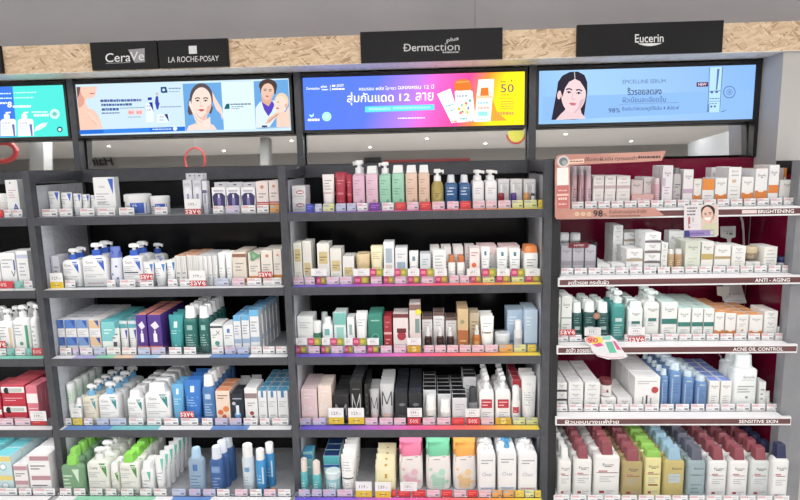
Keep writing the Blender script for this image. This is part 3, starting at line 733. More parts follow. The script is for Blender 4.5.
# woman, blue ground
a.poly([(183, 84), (186, 131), (224.5, 129.8), (221.5, 82.6)], (112, 172, 228))
a.poly([(187, 130.8), (189, 126), (197, 123), (207, 123), (214, 125), (217.5, 129.8)], (246, 224, 214))
a.ell(201.8, 98, 11.6, 14.8, (96, 84, 88)); a.poly([(189.4, 99), (188, 112), (190, 115.4), (194, 114), (194, 100)], (96, 84, 88)); a.poly([(210, 100), (213.4, 108), (211.6, 114), (208, 112)], (96, 84, 88))
a.poly([(196.5, 114), (196, 124), (208, 124), (207.4, 113)], (232, 198, 184))
portrait(a, 202, 102.4, 20, 30, (248, 226, 214), (90, 80, 84))
a.poly([(190, 100.6), (189.4, 105), (193, 113), (195.6, 120), (200.4, 125.6), (207.6, 127), (211, 124), (210.6, 116.6), (208, 119), (203.6, 121), (198, 116), (194, 109), (191.4, 102)], (250, 228, 216))
a.line([(194.4, 114.5), (198.4, 120.6), (203.4, 123)], .6, (222, 176, 160)); a.line([(196.4, 113.2), (201, 119)], .6, (222, 176, 160))
a.poly([(212.6, 92), (213.6, 102), (217, 110), (221, 114), (222.6, 120), (224, 116), (222, 108), (217, 100)], (246, 220, 206))
# white panel
a.poly([(221.5, 82.6), (224.5, 129.8), (256.2, 129), (254, 81.6)], (226, 246, 250))
a.poly([(226.6, 104.2), (230, 103.6), (230, 109), (225, 109.2), (225, 108)], (24, 104, 130)); a.bars(231, 252, 104.2, 1.3, (60, 100, 140), seed=41); a.bars(232, 244, 106.8, 1, (120, 150, 180), seed=42); a.bars(232, 240, 108.8, .9, (150, 170, 190), seed=43)
# doctor and patient
a.poly([(254, 81.6), (256.2, 129), (291, 127.4), (288.4, 79.6)], (112, 172, 228))
a.poly([(256.3, 128.6), (256, 108), (260, 102.5), (266, 100), (276, 101), (279.5, 108), (277.5, 116), (270, 127)], (226, 240, 248))
a.poly([(261.5, 100.5), (266, 99.4), (272.6, 101), (275, 105), (272, 112), (268.8, 116.4), (264.6, 110)], (92, 76, 196))
a.poly([(262, 94), (262, 102), (269, 106.6), (272.4, 101), (272, 94)], (226, 178, 156))
a.ell(268.4, 85.8, 9, 6.6, (84, 66, 62)); a.poly([(260.4, 85), (260.8, 93), (263, 94), (276, 94), (277.6, 86)], (84, 66, 62))
portrait(a, 268, 92, 13, 17, (240, 200, 180), (84, 66, 62), 4, lips=(200, 110, 104))
a.ell(282, 102, 7, 9, (238, 216, 184)); a.ell(281, 104.8, 6.4, 8.4, (250, 224, 208)); a.poly([(277, 112), (277, 127.8), (290.8, 127.4), (289.6, 106), (286, 112)], (246, 214, 196))
a.line([(277.4, 102), (279.6, 102.4)], .7, (120, 90, 80)); a.ell(278, 108.4, 1.6, .8, (206, 110, 110)); a.ell(286.6, 106, 1.5, 2.4, (232, 184, 164))
a.poly([(266, 124), (269, 118), (276, 113.4), (279.6, 113), (280, 115), (275.4, 118), (270.6, 123)], (238, 196, 174)); a.line([(269, 121.5), (278.6, 114.4)], .6, (180, 110, 90))
a.rect(262.4, 125.6, 267.8, 128.2, (70, 60, 110)); a.bars(257, 289, 127.4, .6, (190, 210, 220))
screen('pale blue advert screen with a woman, a doctor and a patient', -1.165, -.012, 1.754, 2.05, a, emit(PALE, SK))
# --- blue to yellow sunscreen screen
SK = 1.4; a = Art(SY, SK)
g = gradient('sunscreen_glow', .05, 1.18, [(0, (82, 120, 240)), (.3, (92, 120, 240)), (.48, (176, 124, 232)), (.6, (242, 100, 190)), (.72, (240, 76, 150)), (.8, (248, 140, 60)), (.88, (250, 222, 40)), (1, (252, 230, 40))], SK, slope=-.35, z0=1.9)
W_ = (250, 250, 252)
a.text('Dermaction', 306.5, 319.5, 88.4, 2.8, W_, bold=.01); a.text('plus', 321, 327, 86.8, 3.2, W_, bold=.02); a.bars(322, 328, 89.6, 1.2, W_); a.line([(330.2, 85), (330.4, 91)], .4, W_)
a.text('JUST', 336.5, 344, 85.8, 3.2, W_, bold=.02); a.bars(332, 344.5, 89, 1.6, W_, seed=51); a.bars(332, 336, 85.6, 2, W_, seed=52)
a.text('ครบรอบ พลัส ไอยรา', 359, 396, 88.3, 3.8, W_, bold=.01); a.text('ฉลองครบ 12 ปี', 398, 434, 86.8, 4.4, W_, bold=.01)
a.text('สุ่มกันแดด', 347, 393.6, 98.4, 13, W_, bold=.012); a.text('12', 399.4, 410, 97.2, 7.4, W_, bold=.012); a.text('ลาย', 415.6, 433.4, 96.6, 8.4, W_, bold=.012)
a.poly([(365, 106.5), (365, 112.4), (434.4, 109.8), (434.2, 104.4)], (98, 214, 232)); a.bars(369, 391, 108.8, 2.4, (170, 240, 246), seed=53); a.bars(393, 430, 107.6, 2.4, (170, 240, 246), seed=54)
a.bars(398, 425, 118, 1, W_, seed=55)
a.ell(326.8, 116.6, 4.6, 4.6, (186, 240, 214)); a.ring(326.8, 116.6, 3.2, .6, (120, 200, 200)); a.poly([(309, 114.6), (311, 117.6), (314, 116), (313.6, 112.6), (312.6, 115.2)], (190, 236, 220)); a.bars(308, 319.6, 119.8, 2.4, W_, seed=56)
BW = (246, 250, 248); OR = (246, 120, 52)
a.poly([(437, 94.2), (450.4, 88.6), (461, 121.4), (451.6, 123.2)], BW); a.bars(442, 449, 97.6, 1, (150, 170, 190), -.3); a.bars(446, 453, 105, 2, (130, 190, 200), -.3); a.bars(448, 455, 110, 1.2, (120, 190, 180), -.3); a.bars(452, 457, 121, 1.6, (240, 130, 120), -.2)
a.poly([(454.6, 91.6), (457, 90.4), (469, 89.8), (472.4, 91.4), (475.6, 121.4), (457, 122.6)], BW)
a.poly([(454, 89.8), (454.4, 82.6), (457.6, 79.6), (466, 79), (470.4, 81.4), (471.8, 89.2), (468, 90.4), (458, 91)], OR); a.line([(456, 82.4), (469, 81.6)], 1, (252, 170, 110))
a.bars(456.6, 468, 96, 1.4, (120, 140, 170)); 
for x, y, c in ((459, 109, (240, 180, 60)), (462, 105.6, (110, 190, 170)), (466, 103.6, (240, 120, 110)), (468, 108.2, (120, 150, 210)), (463, 111, (90, 90, 96)), (470, 100.6, (110, 190, 150)), (460.6, 113, (240, 130, 100)), (467.4, 112.4, (200, 200, 90))): a.ell(x, y, 1.5, 1.7, c)
a.ell(464.4, 108, 3, 4, (226, 226, 190)); a.bars(460, 467, 118.6, 2, (110, 190, 180)); a.bars(466, 474, 121, 1, (110, 110, 120))
a.poly([(476, 99), (478.4, 79.6), (494, 79), (493, 98.4)], (250, 236, 220)); a.poly([(479.8, 98), (481, 88), (488, 87.6), (489, 97.6)], OR); a.poly([(476.6, 99), (476.8, 96), (492, 95.4), (492, 98.6)], (250, 200, 160)); a.poly([(476.4, 99), (492.2, 98.4), (490.4, 121.4), (474.4, 122)], BW)
a.bars(477.4, 488, 103, 1.4, (110, 180, 190)); a.bars(478, 489, 108, 1.6, (240, 150, 110)); a.rect(478, 111.6, 487.6, 116.2, (150, 216, 214)); a.bars(478, 488, 119.2, 1.2, (150, 190, 190))
a.poly([(490.4, 121.2), (492.6, 100), (497, 112), (507, 120.6)], (248, 160, 60))
a.bars(500.6, 506, 81.8, 1, (150, 120, 60)); a.text('50', 500.6, 513.6, 88.4, 8.2, (96, 84, 110), bold=0.0); a.ell(511.4, 80.8, .7, .9, (110, 90, 70)); a.bars(501, 509, 95, .9, (160, 130, 50)); a.line([(499, 98.8), (513.6, 98.3)], .4, (180, 150, 60))
for i, (x0, y) in enumerate(((501, 101.6), (500.6, 104), (501, 106.4), (500.4, 108.8))): a.bars(x0, 513.6, y, 1, (190, 156, 70), seed=60+i)
a.bars(496, 513.4, 113.4, 3.6, (206, 160, 80), seed=66)
screen('blue, pink and yellow sunscreen advert screen in the middle', .034, 1.190, 1.754, 2.05, a, g)
# --- light blue serum screen
SK = 1.15; a = Art(SY, SK)
g4 = gradient('serum_sky', 1.26, 2.33, [(0, (150, 196, 242)), (.25, (166, 208, 246)), (.6, (158, 198, 244)), (1, (140, 186, 242))], SK, slope=.5, z0=1.9)
a.poly([(542.5, 97), (542.5, 120.6), (753, 110.8), (754, 90)], (146, 190, 244))
HR = (52, 48, 60); SK4 = (240, 212, 214)
a.poly([(551.4, 119.9), (553.6, 108), (556.6, 92), (558, 82), (562.4, 75.6), (570, 71.9), (578, 71.6), (584.4, 75), (587.2, 82), (587.4, 92), (585.4, 106), (583.6, 118.6), (574, 119.6)], HR)
a.poly([(555.6, 120), (560, 114.8), (565, 110), (566, 104), (580, 106), (581.4, 113), (586, 118.6)], (236, 206, 210))
a.ell(559.2, 95, 2, 4.4, (240, 204, 204), 8)
portrait(a, 573.6, 94.6, 24.5, 36, SK4, HR, 5, shade=(222, 186, 196), lips=(206, 120, 132), ink=HR)
a.poly([(560.6, 91), (562.8, 80.6), (567.6, 76.4), (574.8, 75.4), (574.6, 79), (569, 82), (565, 88), (562.4, 97)], HR); a.poly([(574.8, 75.4), (581, 77), (585.4, 83), (586.4, 92.6), (583.8, 87), (580, 81.4), (575.2, 79)], HR); a.line([(574.4, 72), (574.9, 78.4)], .7, (220, 210, 220))
INK = (52, 66, 110)
a.text('EPICELLINE SERUM', 622.6, 665.4, 81.4, 3.8, (96, 120, 160)); 
a.text('ริ้วรอยลดลง', 627, 661.4, 91, 7.6, INK, bold=.012); a.text('ผิวเนียนละเอียดขึ้น', 622.6, 665.6, 99.2, 6, (70, 92, 140)); a.line([(619, 104.4), (679, 102.4)], .5, (120, 146, 190))
a.text('98%', 608.4, 620, 110.4, 4.6, INK); a.text('ยืนยันว่าผิวแลดูดีขึ้นใน 4 สัปดาห์', 622, 679, 108.6, 5.4, INK)
a.rect(696.4, 82.4, 708, 86.8, (96, 44, 84)); a.text('NEW', 698, 706.4, 84.4, 2.6, (240, 228, 240), bold=.02)
a.poly([(709.4, 67.4), (707, 112.6), (720.4, 112), (722.6, 67)], (186, 226, 252)); a.line([(709.4, 67.4), (708.4, 96), (707, 112.4)], .8, (88, 124, 176)); a.line([(722.4, 67), (720.6, 94), (719.6, 111.8)], .8, (88, 124, 176)); a.poly([(717, 69), (719.4, 69), (717, 90), (715.6, 90)], (96, 124, 178)); a.line([(709, 91.4), (721, 90.8)], .7, (88, 124, 176)); a.line([(708, 101.6), (720, 101)], .5, (88, 124, 176))
a.ell(711.6, 92.4, 1.4, 1.1, (80, 96, 150)); a.ell(716.4, 92, 1.4, 1.1, (80, 96, 150)); a.ell(711, 106.6, 1.1, 1, (80, 96, 150)); a.ell(714.6, 106.4, 1.1, 1, (80, 96, 150)); a.bars(709.4, 719, 98.6, 1, (90, 120, 170)); a.bars(709, 717, 103.6, .9, (110, 140, 190)); a.poly([(707, 112.4), (707.4, 104), (709, 104), (709, 112.3)], (110, 140, 190)); a.poly([(719.6, 112), (727, 109.4), (723, 112)], (100, 130, 180))
a.ring(729, 92.2, 5.8, .8, (84, 118, 170)); a.ring(729, 92.2, 2.8, .7, (110, 146, 196)); a.ell(729, 92.2, 1.4, 1.8, (120, 156, 206))
screen('light blue serum advert screen with a dark haired woman, far right', 1.236, 2.325, 1.754, 2.05, a, g4)
# ------------------------------------------------------------------ name boards on the fascia
def board(lab, x0, x1, z0, z1, draw, cut=0.):
    t = empty('sign_board', ((x0+x1)/2, .2343, z0)); loc = t.location
    p = MB(); p.box(x0, x1, .218, .2343, z0, z1, noisy('black_board', (17, 17, 20), (22, 22, 25), (4, 4, 4), .5, spec=.25)); o = p.build('panel', t); o.location = -loc
    if draw: a = Art(.2178); draw(a); o = a.build('lettering', t); o.location = -loc
    tag(t, lab, 'sign', 'black name boards on the chipboard fascia')
SV = (206, 206, 210)
def d1(a):
    a.poly([(128, 49.6), (144.6, 48.2), (144.8, 62), (134.6, 62.8)], (150, 150, 156))
    a.text('Cera', 105.4, 130.6, 57.4, 9, (236, 236, 238), bold=.004, sl=-.035, res=4); a.text('Ve', 130, 144, 56, 9, (232, 232, 234), sl=-.035, res=4); a.line([(106, 63.4), (130, 62.4)], .7, (150, 150, 154))
def d2(a):
    a.poly([(188.6, 46), (196.6, 45.6), (197, 53.6), (189, 54)], (226, 226, 228)); a.text('LA ROCHE-POSAY', 168.4, 218.8, 59, 5.6, (226, 226, 230), sl=-.03, res=4)
def d3(a):
    a.text('Derm', 404, 428.6, 47.4, 7.6, (208, 208, 212), bold=.008, sl=-.022, res=4); a.text('action', 429, 459.6, 47, 7.4, (196, 196, 200), sl=-.022, res=4); a.line([(403, 48), (407, 47.9)], .8, SV)
    a.text('plus', 446.6, 458.6, 39.8, 5, (206, 206, 210), bold=.01, sl=-.2); a.bars(442.6, 459, 52.2, 1.4, (190, 190, 194), seed=71)
def d4(a):
    a.text('Eucerin', 635, 663.6, 38.2, 8.4, (236, 236, 238), bold=.008, sl=-.02, res=4)
    a.poly([(637.4, 43.4)]+[(637.4+24.6*i/12, 43.6+2.6*math.sin(PI*i/12)-.3*i/12) for i in range(1, 12)]+[(662, 43)], (236, 236, 238))
BZ0, BZ1 = 2.066, 2.195
def bx(px): return x_at(px, .218, 2.13)
board('black name board with pale slanted tile in its lettering, leftmost full board', bx(91), bx(157.3), BZ0, BZ1, d1)
board('black name board with small pale square above capital lettering', bx(158.8), bx(228), BZ0, BZ1, d2)
board('wide black name board above the blue to yellow screen', bx(360.6), bx(502.6), BZ0-.004, BZ1+.008, d3)
board('wide black name board with white arc under its lettering, far right', bx(577), bx(723), BZ0-.004, BZ1+.008, d4)
board('black name board cut off at the left edge of the photo', bx(-136), bx(1.2), BZ0, BZ1, None)
# ------------------------------------------------------------------ printed looks
BLUE = (52, 100, 214); TEALC = (30, 140, 140); GRN = (60, 160, 60); DK = (70, 74, 84); LG = (176, 180, 190)
def tri(c, tx=.0, ink=DK, st=True):
    L = [('p', [(.08, .93), (.42, .93), (.42, .5)], c)]
    if st: L += [('t', 'Cera', -.17, .80, .085, ink, .42), ('t', 've', .27, .83, .07, WHT, .2)]
    return L+[('l', -.4, .12, .5, .68, 3, LG), ('l', -.4, .35, .3, .42, 2, LG), ('l', -.3, .35, .08, .16, 1, (206, 150, 160))]
def euc(c=(150, 50, 60), band=None, z=.8):
    L = [('t', 'Eucerin', 0.02, z, .055, (70, 70, 84), .6), ('r', -.12, .16, z-.055, z-.04, (90, 90, 100))]
    if band: L += [('r', -.46, .46, .5, .58, band)]
    else: L += [('r', -.42, .42, .58, .595, c), ('r', -.34, .0, .61, .64, (200, 120, 130))]
    return L+[('l', -.3, .3, .36, .52, 3, LG), ('r', -.3, -.1, .1, .16, (170, 70, 80)), ('l', -.05, .3, .08, .18, 2, LG)]
def lrp(c=(60, 130, 200), ink=DK, z=.84):
    return [('r', -.1, .1, z, z+.09, c), ('l', -.32, .32, z-.14, z-.03, 2, ink), ('l', -.3, .3, .3, .55, 3, LG), ('l', -.3, .2, .08, .2, 2, LG)]
def txt(ink=DK, z=.75, n=2): return [('l', -.34, .34, z-.05, z+.1, n, ink), ('l', -.3, .3, .2, .4, 3, LG)]
def boxp(band, z0=.3, z1=.45, ink=DK): return [('r', -.5, .5, z0, z1, band), ('l', -.3, .3, .7, .86, 2, ink), ('l', -.3, .2, .1, .22, 2, LG)]
EB = [('t', 'Eucerin', 0, .82, .07, (80, 80, 92), .6), ('r', -.1, .12, .745, .76, (100, 100, 110))]
def ebx(c, z0=.3, z1=.48): return EB+[('r', -.5, .5, z0, z1, c), ('l', -.3, .3, .1, .24, 2, LG), ('l', -.3, .3, .54, .66, 2, LG)]
FLAT = [('t', 'Eucerin', 0, .72, .2, (110, 110, 122), .4), ('r', -.08, .1, .5, .55, (120, 120, 130)), ('l', -.3, .3, .16, .36, 1, LG)]
# ================================================================== far-left unit
U = 'far left unit'
shelf_ctx(U, 'top shelf', ZL[0], .07)
C('white jar with dotted label', jar, (OFF, WHT, [('r', -.4, .4, .2, .8, (222, 206, 206)), ('l', -.3, .3, .3, .7, 3, GRY)]), -16, 8.5, 194)
C('tall white carton with blue letter A', carton, (WHT, [('t', 'A', .18, .26, .2, (60, 90, 190), .5, .02), ('d', -.1, .92, .07, (120, 110, 140)), ('l', -.3, .3, .5, .75, 4, (214, 150, 180))]), 8.8, 21.6, 180, 1, .05)
tags(.055, [(-10, 4, 'r'), (4.5, 12, 'w'), (12.5, 23, 'w')])
shelf_ctx(U, 'second shelf', ZL[1], .07)
C('lilac and white carton', carton, (WHT, [('r', -.5, .1, .55, 1, (176, 186, 224)), ('l', -.3, .4, .1, .4, 3, LG)]), -16, 3, 258, 2, .05)
C('white carton with black letter V', carton, (WHT, [('t', 'V', .3, .4, .16, (40, 44, 60), .3), ('l', -.4, .3, .55, .85, 3, LG), ('r', .36, .46, .5, .8, (80, 100, 170))]), 3.4, 19, 253, 3, .05)
C('narrow white carton beside the post', carton, (WHT, [('r', -.5, .5, .8, .9, (190, 200, 226)), ('l', -.3, .3, .3, .7, 4, LG)]), 19.6, 31.6, 251, 3, .05)
tags(.055, [(-8, 14, 'f'), (15, 24, 't'), (24.5, 33, 'w')])
shelf_ctx(U, 'third shelf', ZL[2], .07)
EU3 = lambda c: [('r', .25, .42, .12, .8, c), ('d', -.05, .3, .12, (90, 160, 130)), ('l', -.4, .1, .5, .85, 4, LG)]
C('white pump bottle with yellow stripe', pump, (WHT, WHT, EU3((225, 222, 90))), -14, 1, 309, 2, .06)
C('white pump bottle with tan stripe', pump, (WHT, WHT, EU3((220, 196, 160))), 1.4, 15.4, 309, 2, .06)
C('white pump bottle with green stripe', pump, (WHT, WHT, EU3((60, 160, 120))), 15.8, 32.4, 305, 2, .06)
C('white pump bottle against the post', pump, (WHT, WHT, [('l', -.4, .3, .2, .8, 5, LG)]), 33, 40, 304, 2, .06)
tags(.055, [(-6, 7, 'w'), (7.5, 15, 't'), (15.5, 26, 'w'), (26.5, 32, 't'), (32.5, 43, 'f')])
card('save', -8, 6.6, 341, 348, .05)
shelf_ctx(U, 'fourth shelf', ZL[3], .07)
RB = [('r', -.5, .5, .62, .92, (236, 238, 238)), ('d', -.28, .72, .12, (30, 30, 34), 1.2), ('r', -.2, .4, .66, .84, (190, 200, 196)), ('l', -.4, .4, .16, .4, 2, (240, 180, 190))]
C('red mask box with white band', carton, ((214, 50, 74), RB, (226, 90, 108)), -18, 4, 393, 3, .07, stack=2)
C('red mask box with face print', carton, ((208, 44, 66), RB, (232, 96, 112)), 5, 29, 385.5, 3, .07, stack=2, dz=0)
C('pink sheet mask sachet', carton, ((232, 120, 140), [('r', -.5, .5, .55, .8, (244, 238, 240)), ('l', -.4, .4, .2, .45, 3, (250, 220, 226))]), 29.6, 41, 386, 4, .03)
card('plain', 31, 47, 411, 421, .045)
tags(.055, [(-6, 14, 'k'), (15, 31, 'k'), (31.5, 47, 'r')])
shelf_ctx(U, 'bottom shelf', ZL[4], -.03)
C('pale blue and yellow mask box', carton, ((196, 226, 232), [('r', -.5, .5, .7, .95, (236, 214, 120)), ('d', 0, .4, .24, (150, 200, 214)), ('d', 0, .42, .16, (240, 246, 246))], (110, 208, 220)), -2, 15.4, 456, 4, .085, stack=2)
C('long turquoise mask box', carton, ((130, 214, 222), [('l', -.4, .4, .3, .7, 3, (226, 246, 246))], (84, 200, 214)), -22, -3, 452, 4, .085, stack=2)
C('small white carton with mauve band', carton, ((240, 236, 238), [('r', -.5, .5, .62, .9, (196, 150, 160)), ('l', -.4, .3, .15, .45, 2, DK)]), 16.4, 30.4, 465, 4, .085, stack=2)
C('large white carton with mauve band', carton, ((242, 240, 242), [('r', -.4, .5, .7, .92, (190, 140, 152)), ('l', -.4, .3, .2, .5, 2, DK)]), 31, 53, 455, 4, .085, stack=2)
tags(-.045, [(-5, 18, 'w'), (19, 32, 'w'), (33, 56, 'w')])
# ================================================================== left unit
U = 'left unit'
shelf_ctx(U, 'top shelf', ZL[0], .07)
CT = [('p', [(.05, .95), (.4, .95), (.34, .55)], BLUE), ('t', 'Cera', -.2, .84, .07, DK, .4), ('l', -.4, .1, .4, .7, 3, LG)]
for x0, x1, y in ((47.6, 60.4, 191.4), (61, 72.6, 192.6), (73, 81.6, 193.6), (82, 90, 194.4), (90.4, 97, 195.2)):
    C('white tube with blue triangle', tube, (WHT, (224, 226, 230), CT), x0, x1, y, 1, .034, y0=.1)
C('tall white carton with blue corner triangle', carton, (WHT, [('p', [(.2, .96), (.46, .96), (.4, .55)], BLUE), ('t', 'Cera', -.12, .76, .06, (120, 126, 140), .5), ('l', -.4, .2, .25, .6, 5, LG), ('r', -.36, .0, .32, .335, DK)]), 95.6, 116.4, 177.4, 1, .055, turn=.1)
JT = [('r', -.1, .42, .1, .9, BLUE), ('t', 've', .06, .7, .2, WHT, .2), ('l', -.46, -.12, .25, .75, 3, DK)]
C('white tub with blue label', jar, (WHT, (240, 241, 243), JT), 119.4, 147, 194.6, 1, .12)
C('white tub with blue label', jar, (WHT, (240, 241, 243), JT), 147.6, 167.4, 196.4, 1, .085)
C('grey hang carton with pump bottle', window_carton, ((206, 208, 218), (226, 226, 236), (150, 150, 190)), 185, 194, 173.6, 2, .04)
C('grey hang carton with pump bottle', window_carton, ((206, 208, 218), (226, 226, 236), (150, 150, 190)), 194.6, 203.4, 173.6, 2, .04)
C('narrow grey white carton', carton, ((220, 222, 230), [('r', -.5, .5, .62, .72, (90, 96, 140)), ('r', -.2, .2, .3, .6, (150, 156, 190))]), 203.8, 208.6, 181, 1, .04)
for i, (x0, x1) in enumerate(((213, 227), (227.6, 241.4), (242, 256.4))):
    C('white hang carton with purple window', window_carton, ((238, 238, 244), (60, 52, 110), (130, 120, 190)), x0, x1, 182.6, 2, .035)
C('pale carton with orange base', carton, ((234, 222, 220), [('r', -.5, .5, .08, .28, (232, 122, 80)), ('r', -.5, .5, .3, .34, (200, 70, 80)), ('d', 0, .82, .16, (220, 150, 120)), ('l', -.3, .3, .45, .65, 2, GRY)], (238, 210, 190)), 257, 269.4, 181.4, 3, .05)
C('pale carton with orange base', carton, ((234, 222, 220), [('r', -.5, .5, .08, .28, (232, 122, 80)), ('r', -.5, .5, .3, .34, (200, 70, 80)), ('d', 0, .82, .16, (220, 150, 120)), ('l', -.3, .3, .45, .65, 2, GRY)], (238, 210, 190)), 270, 280, 180.4, 3, .05)
tags(.055, [(42, 58, 'w'), (59.5, 73, 'w'), (80, 95, 'w'), (98, 116, 'w'), (119, 135, 'w'), (155, 168, 'w'), (213, 224, 'w'), (226, 240, 'v'), (241, 256, 'w'), (257, 269, 'w'), (270, 279.5, 'o')])
card('cardsave', 185.4, 201.4, 199, 214.4, .045)
shelf_ctx(U, 'second shelf', ZL[1], .07)
C('pale grey carton lying on side', carton, ((206, 206, 218), [('r', -.5, -.3, 0, 1, (176, 176, 206)), ('l', -.2, .4, .3, .7, 3, GRY)]), 48.6, 62, 256, 1, .08, y0=.078)
PB = lambda **k: dict(cap2=WHT, hb=.72, sh=.12, turn=-.1, **k)
C('small white pump bottle, blue collar', pump, (WHT, BLUE, tri(BLUE)), 63.4, 82, 248.6, 2, .06, kw=PB())
C('big white pump bottle, blue collar', pump, (WHT, BLUE, tri(BLUE)), 83, 108.6, 243, 2, .075, kw=PB(lip=.04))
C('blue patterned gift bag with bow', pouch, ((226, 230, 244), (96, 120, 206), [('d', -.25, .3, .1, (80, 110, 200)), ('d', .2, .2, .1, (80, 110, 200)), ('d', .1, .5, .1, (80, 110, 200)), ('d', -.2, .62, .1, (80, 110, 200)), ('d', .3, .7, .09, (80, 110, 200)), ('d', -.05, .06, .09, (80, 110, 200))]), 110.6, 122.6, 246.5, 1, .045, y0=.078, kw=dict(wave=.3))
C('white pump bottle beside blue gift bag', pump, (WHT, BLUE, tri(BLUE)+[('r', -.4, .3, .44, .48, (50, 60, 90))]), 123.4, 144, 243.4, 2, .075, kw=PB())
C('white pump bottle behind small tubes', pump, (WHT, BLUE, tri(BLUE)), 148.6, 166, 243, 1, .06, y0=.225, kw=PB())
for x0, x1, y in ((143.6, 154.4, 262), (155, 166.4, 262), (167, 176, 260)):
    C('white tube with small blue triangle', tube, (WHT, WHT, [('p', [(.1, .9), (.42, .9), (.36, .5)], (60, 130, 200)), ('l', -.4, .1, .3, .75, 4, LG)]), x0, x1, y, 3, .032, kw=dict(foot=.12))
for i, x in enumerate((176.6, 182.6, 188.6, 194.4)):
    C('narrow clear white carton, orange top', carton, ((228, 226, 224), [('r', -.34, -.2, .05, .95, (196, 198, 202)), ('r', .1, .2, .05, .95, (200, 200, 206)), ('l', -.3, .3, .2, .5, 2, GRY)], (236, 150, 90)), x, x+5.6, 256-(i > 1)*.6, 4, .05)
for i, x in enumerate((200, 204.6, 209.2, 213.8)):
    C('narrow plain white carton', carton, ((232, 232, 234), [('r', -.3, -.16, .1, .95, (206, 208, 212)), ('l', -.3, .3, .2, .4, 2, LG)]), x, x+4.3, 256, 4, .05)
for i, x in enumerate((218.6, 226.2)):
    C('plain white upright tube', tube, (WHT, WHT, [('l', -.2, .2, .2, .5, 3, LG)]), x, x+7.2, 252.6, 3, .034)
SB = [('r', -.5, .5, .1, .28, (230, 140, 60)), ('d', .05, .84, .15, (216, 140, 100)), ('l', -.36, .3, .4, .62, 3, GRY)]
C('beige carton with brown lid band', carton, ((226, 214, 200), [('r', -.5, .5, .84, .94, (150, 100, 80)), ('r', -.5, .5, .08, .2, (226, 140, 60)), ('l', -.3, .3, .4, .7, 3, GRY)]), 233.8, 248, 252, 3, .06)
C('pale carton with wide orange base', carton, ((234, 226, 216), SB), 249.6, 261.6, 253, 3, .06)
C('pale carton with wide orange base', carton, ((234, 226, 216), SB), 262.2, 274, 250.4, 3, .06)
C('pale carton with wide orange base', carton, ((234, 226, 216), SB), 274.6, 283, 249.4, 3, .06)
tags(.055, [(65, 76, 'w'), (107, 116, 'w'), (120, 136, 'w'), (140, 154, 'w'), (168, 178, 'w'), (180, 191, 'w'), (216, 229, 'b'), (232, 245, 'k'), (247, 262, 'w'), (263, 282, 'w')])
card('yellow', 51, 64, 273, 288.4, .045); card('save', 140.4, 153.6, 273.8, 279.6, .045); card('cardsave', 190, 206.4, 270.6, 286, .045); card('save', 258.6, 272, 271.6, 277.4, .045)
shelf_ctx(U, 'third shelf', ZL[2], .07)
for i, (x0, x1) in enumerate(((56, 67.2), (68, 79), (79.6, 91), (91.6, 103))):
    C('small carton with blue top panel', carton, ((232, 232, 236), [('r', -.5, .5, .5, 1, [(70, 110, 190), (80, 130, 214), (110, 150, 210), (226, 190, 150)][i]), ('p', [(.0, .96), (.4, .96), (.4, .56)], (48, 84, 180)), ('l', -.4, .4, .1, .4, 3, LG)]), x0, x1, 320, 5, .06, stack=2)
C('turquoise carton standing', carton, ((120, 204, 210), [('r', -.5, .5, 0, .4, (226, 240, 238)), ('l', -.3, .3, .6, .8, 2, (230, 246, 246))], (90, 200, 208)), 103.6, 117.6, 322, 5, .06)
for x0, x1 in ((121, 129.6), (130.2, 138.4)):
    C('turquoise topped white carton', carton, ((226, 234, 236), [('r', -.5, .5, .76, .9, (110, 200, 212))], (96, 200, 212)), x0, x1, 321, 4, .06, y0=.115)
C('small white tube with black print', tube, (OFF, WHT, [('r', -.2, .24, .2, .4, DK), ('l', -.3, .3, .5, .8, 2, DK)]), 111.6, 120.4, 328, 1, .03, y0=.062)
CT2 = [('p', [(.1, .92), (.42, .92), (.36, .5)], (60, 80, 180)), ('l', -.4, .2, .2, .6, 4, LG)]
C('small white tube, purple triangle', tube, (OFF, WHT, CT2), 121, 129, 328.4, 1, .03)
C('small white tube, purple triangle', tube, (OFF, WHT, CT2), 129.6, 138, 328, 1, .03)
PO = [('r', -.5, .5, .02, .2, (240, 130, 96)), ('r', -.14, .14, .3, .52, (240, 240, 244)), ('r', -.06, .06, .52, .6, WHT), ('p', [(-.3, .74), (.1, .84), (.36, .7), (0, .62)], (226, 224, 236))]
for i, (x0, x1) in enumerate(((138.6, 149.4), (150, 163.6))):
    C('purple carton with orange lid', carton, ((84, 50, 150), PO, (244, 150, 120)), x0, x1, 315, 5, .055)
C('teal squeeze tube', tube, ((58, 160, 164), (70, 170, 172), [('r', -.12, .12, .62, .8, (206, 234, 232)), ('l', -.3, .3, .42, .56, 2, (190, 226, 224)), ('l', -.3, .3, .06, .14, 1, (190, 226, 224))]), 169, 184, 314.6, 3, .05)
GB = [('r', -.2, .2, .66, .8, (150, 196, 190)), ('l', -.34, .34, .2, .55, 5, (170, 206, 200))]
C('dark green bottle, white cap', bottle, ((36, 112, 108), WHT, GB), 184.6, 198.6, 305.6, 5, .052, kw=dict(hb=.76, capw=.4, r=.02))
C('dark green bottle, white cap', bottle, ((36, 104, 100), WHT, GB), 199.4, 211, 305.6, 5, .052, kw=dict(hb=.76, capw=.42, r=.02))
C('white carton with green leaf print', carton, ((234, 236, 236), [('r', -.5, .5, .86, .93, (60, 70, 76)), ('d', .02, .34, .2, (80, 160, 150)), ('d', .1, .2, .12, (60, 130, 120)), ('t', 'X', .12, .7, .14, (90, 96, 100), .4), ('l', -.35, 0, .5, .66, 2, GRY)]), 211.6, 224, 324, 2, .05)
C('white carton with blue square logo', carton, ((232, 236, 240), [('r', -.14, .14, .72, .86, (70, 120, 200)), ('l', -.36, .36, .5, .66, 2, GRY), ('l', -.3, .3, .1, .3, 2, LG)]), 224.6, 235, 325, 2, .05)
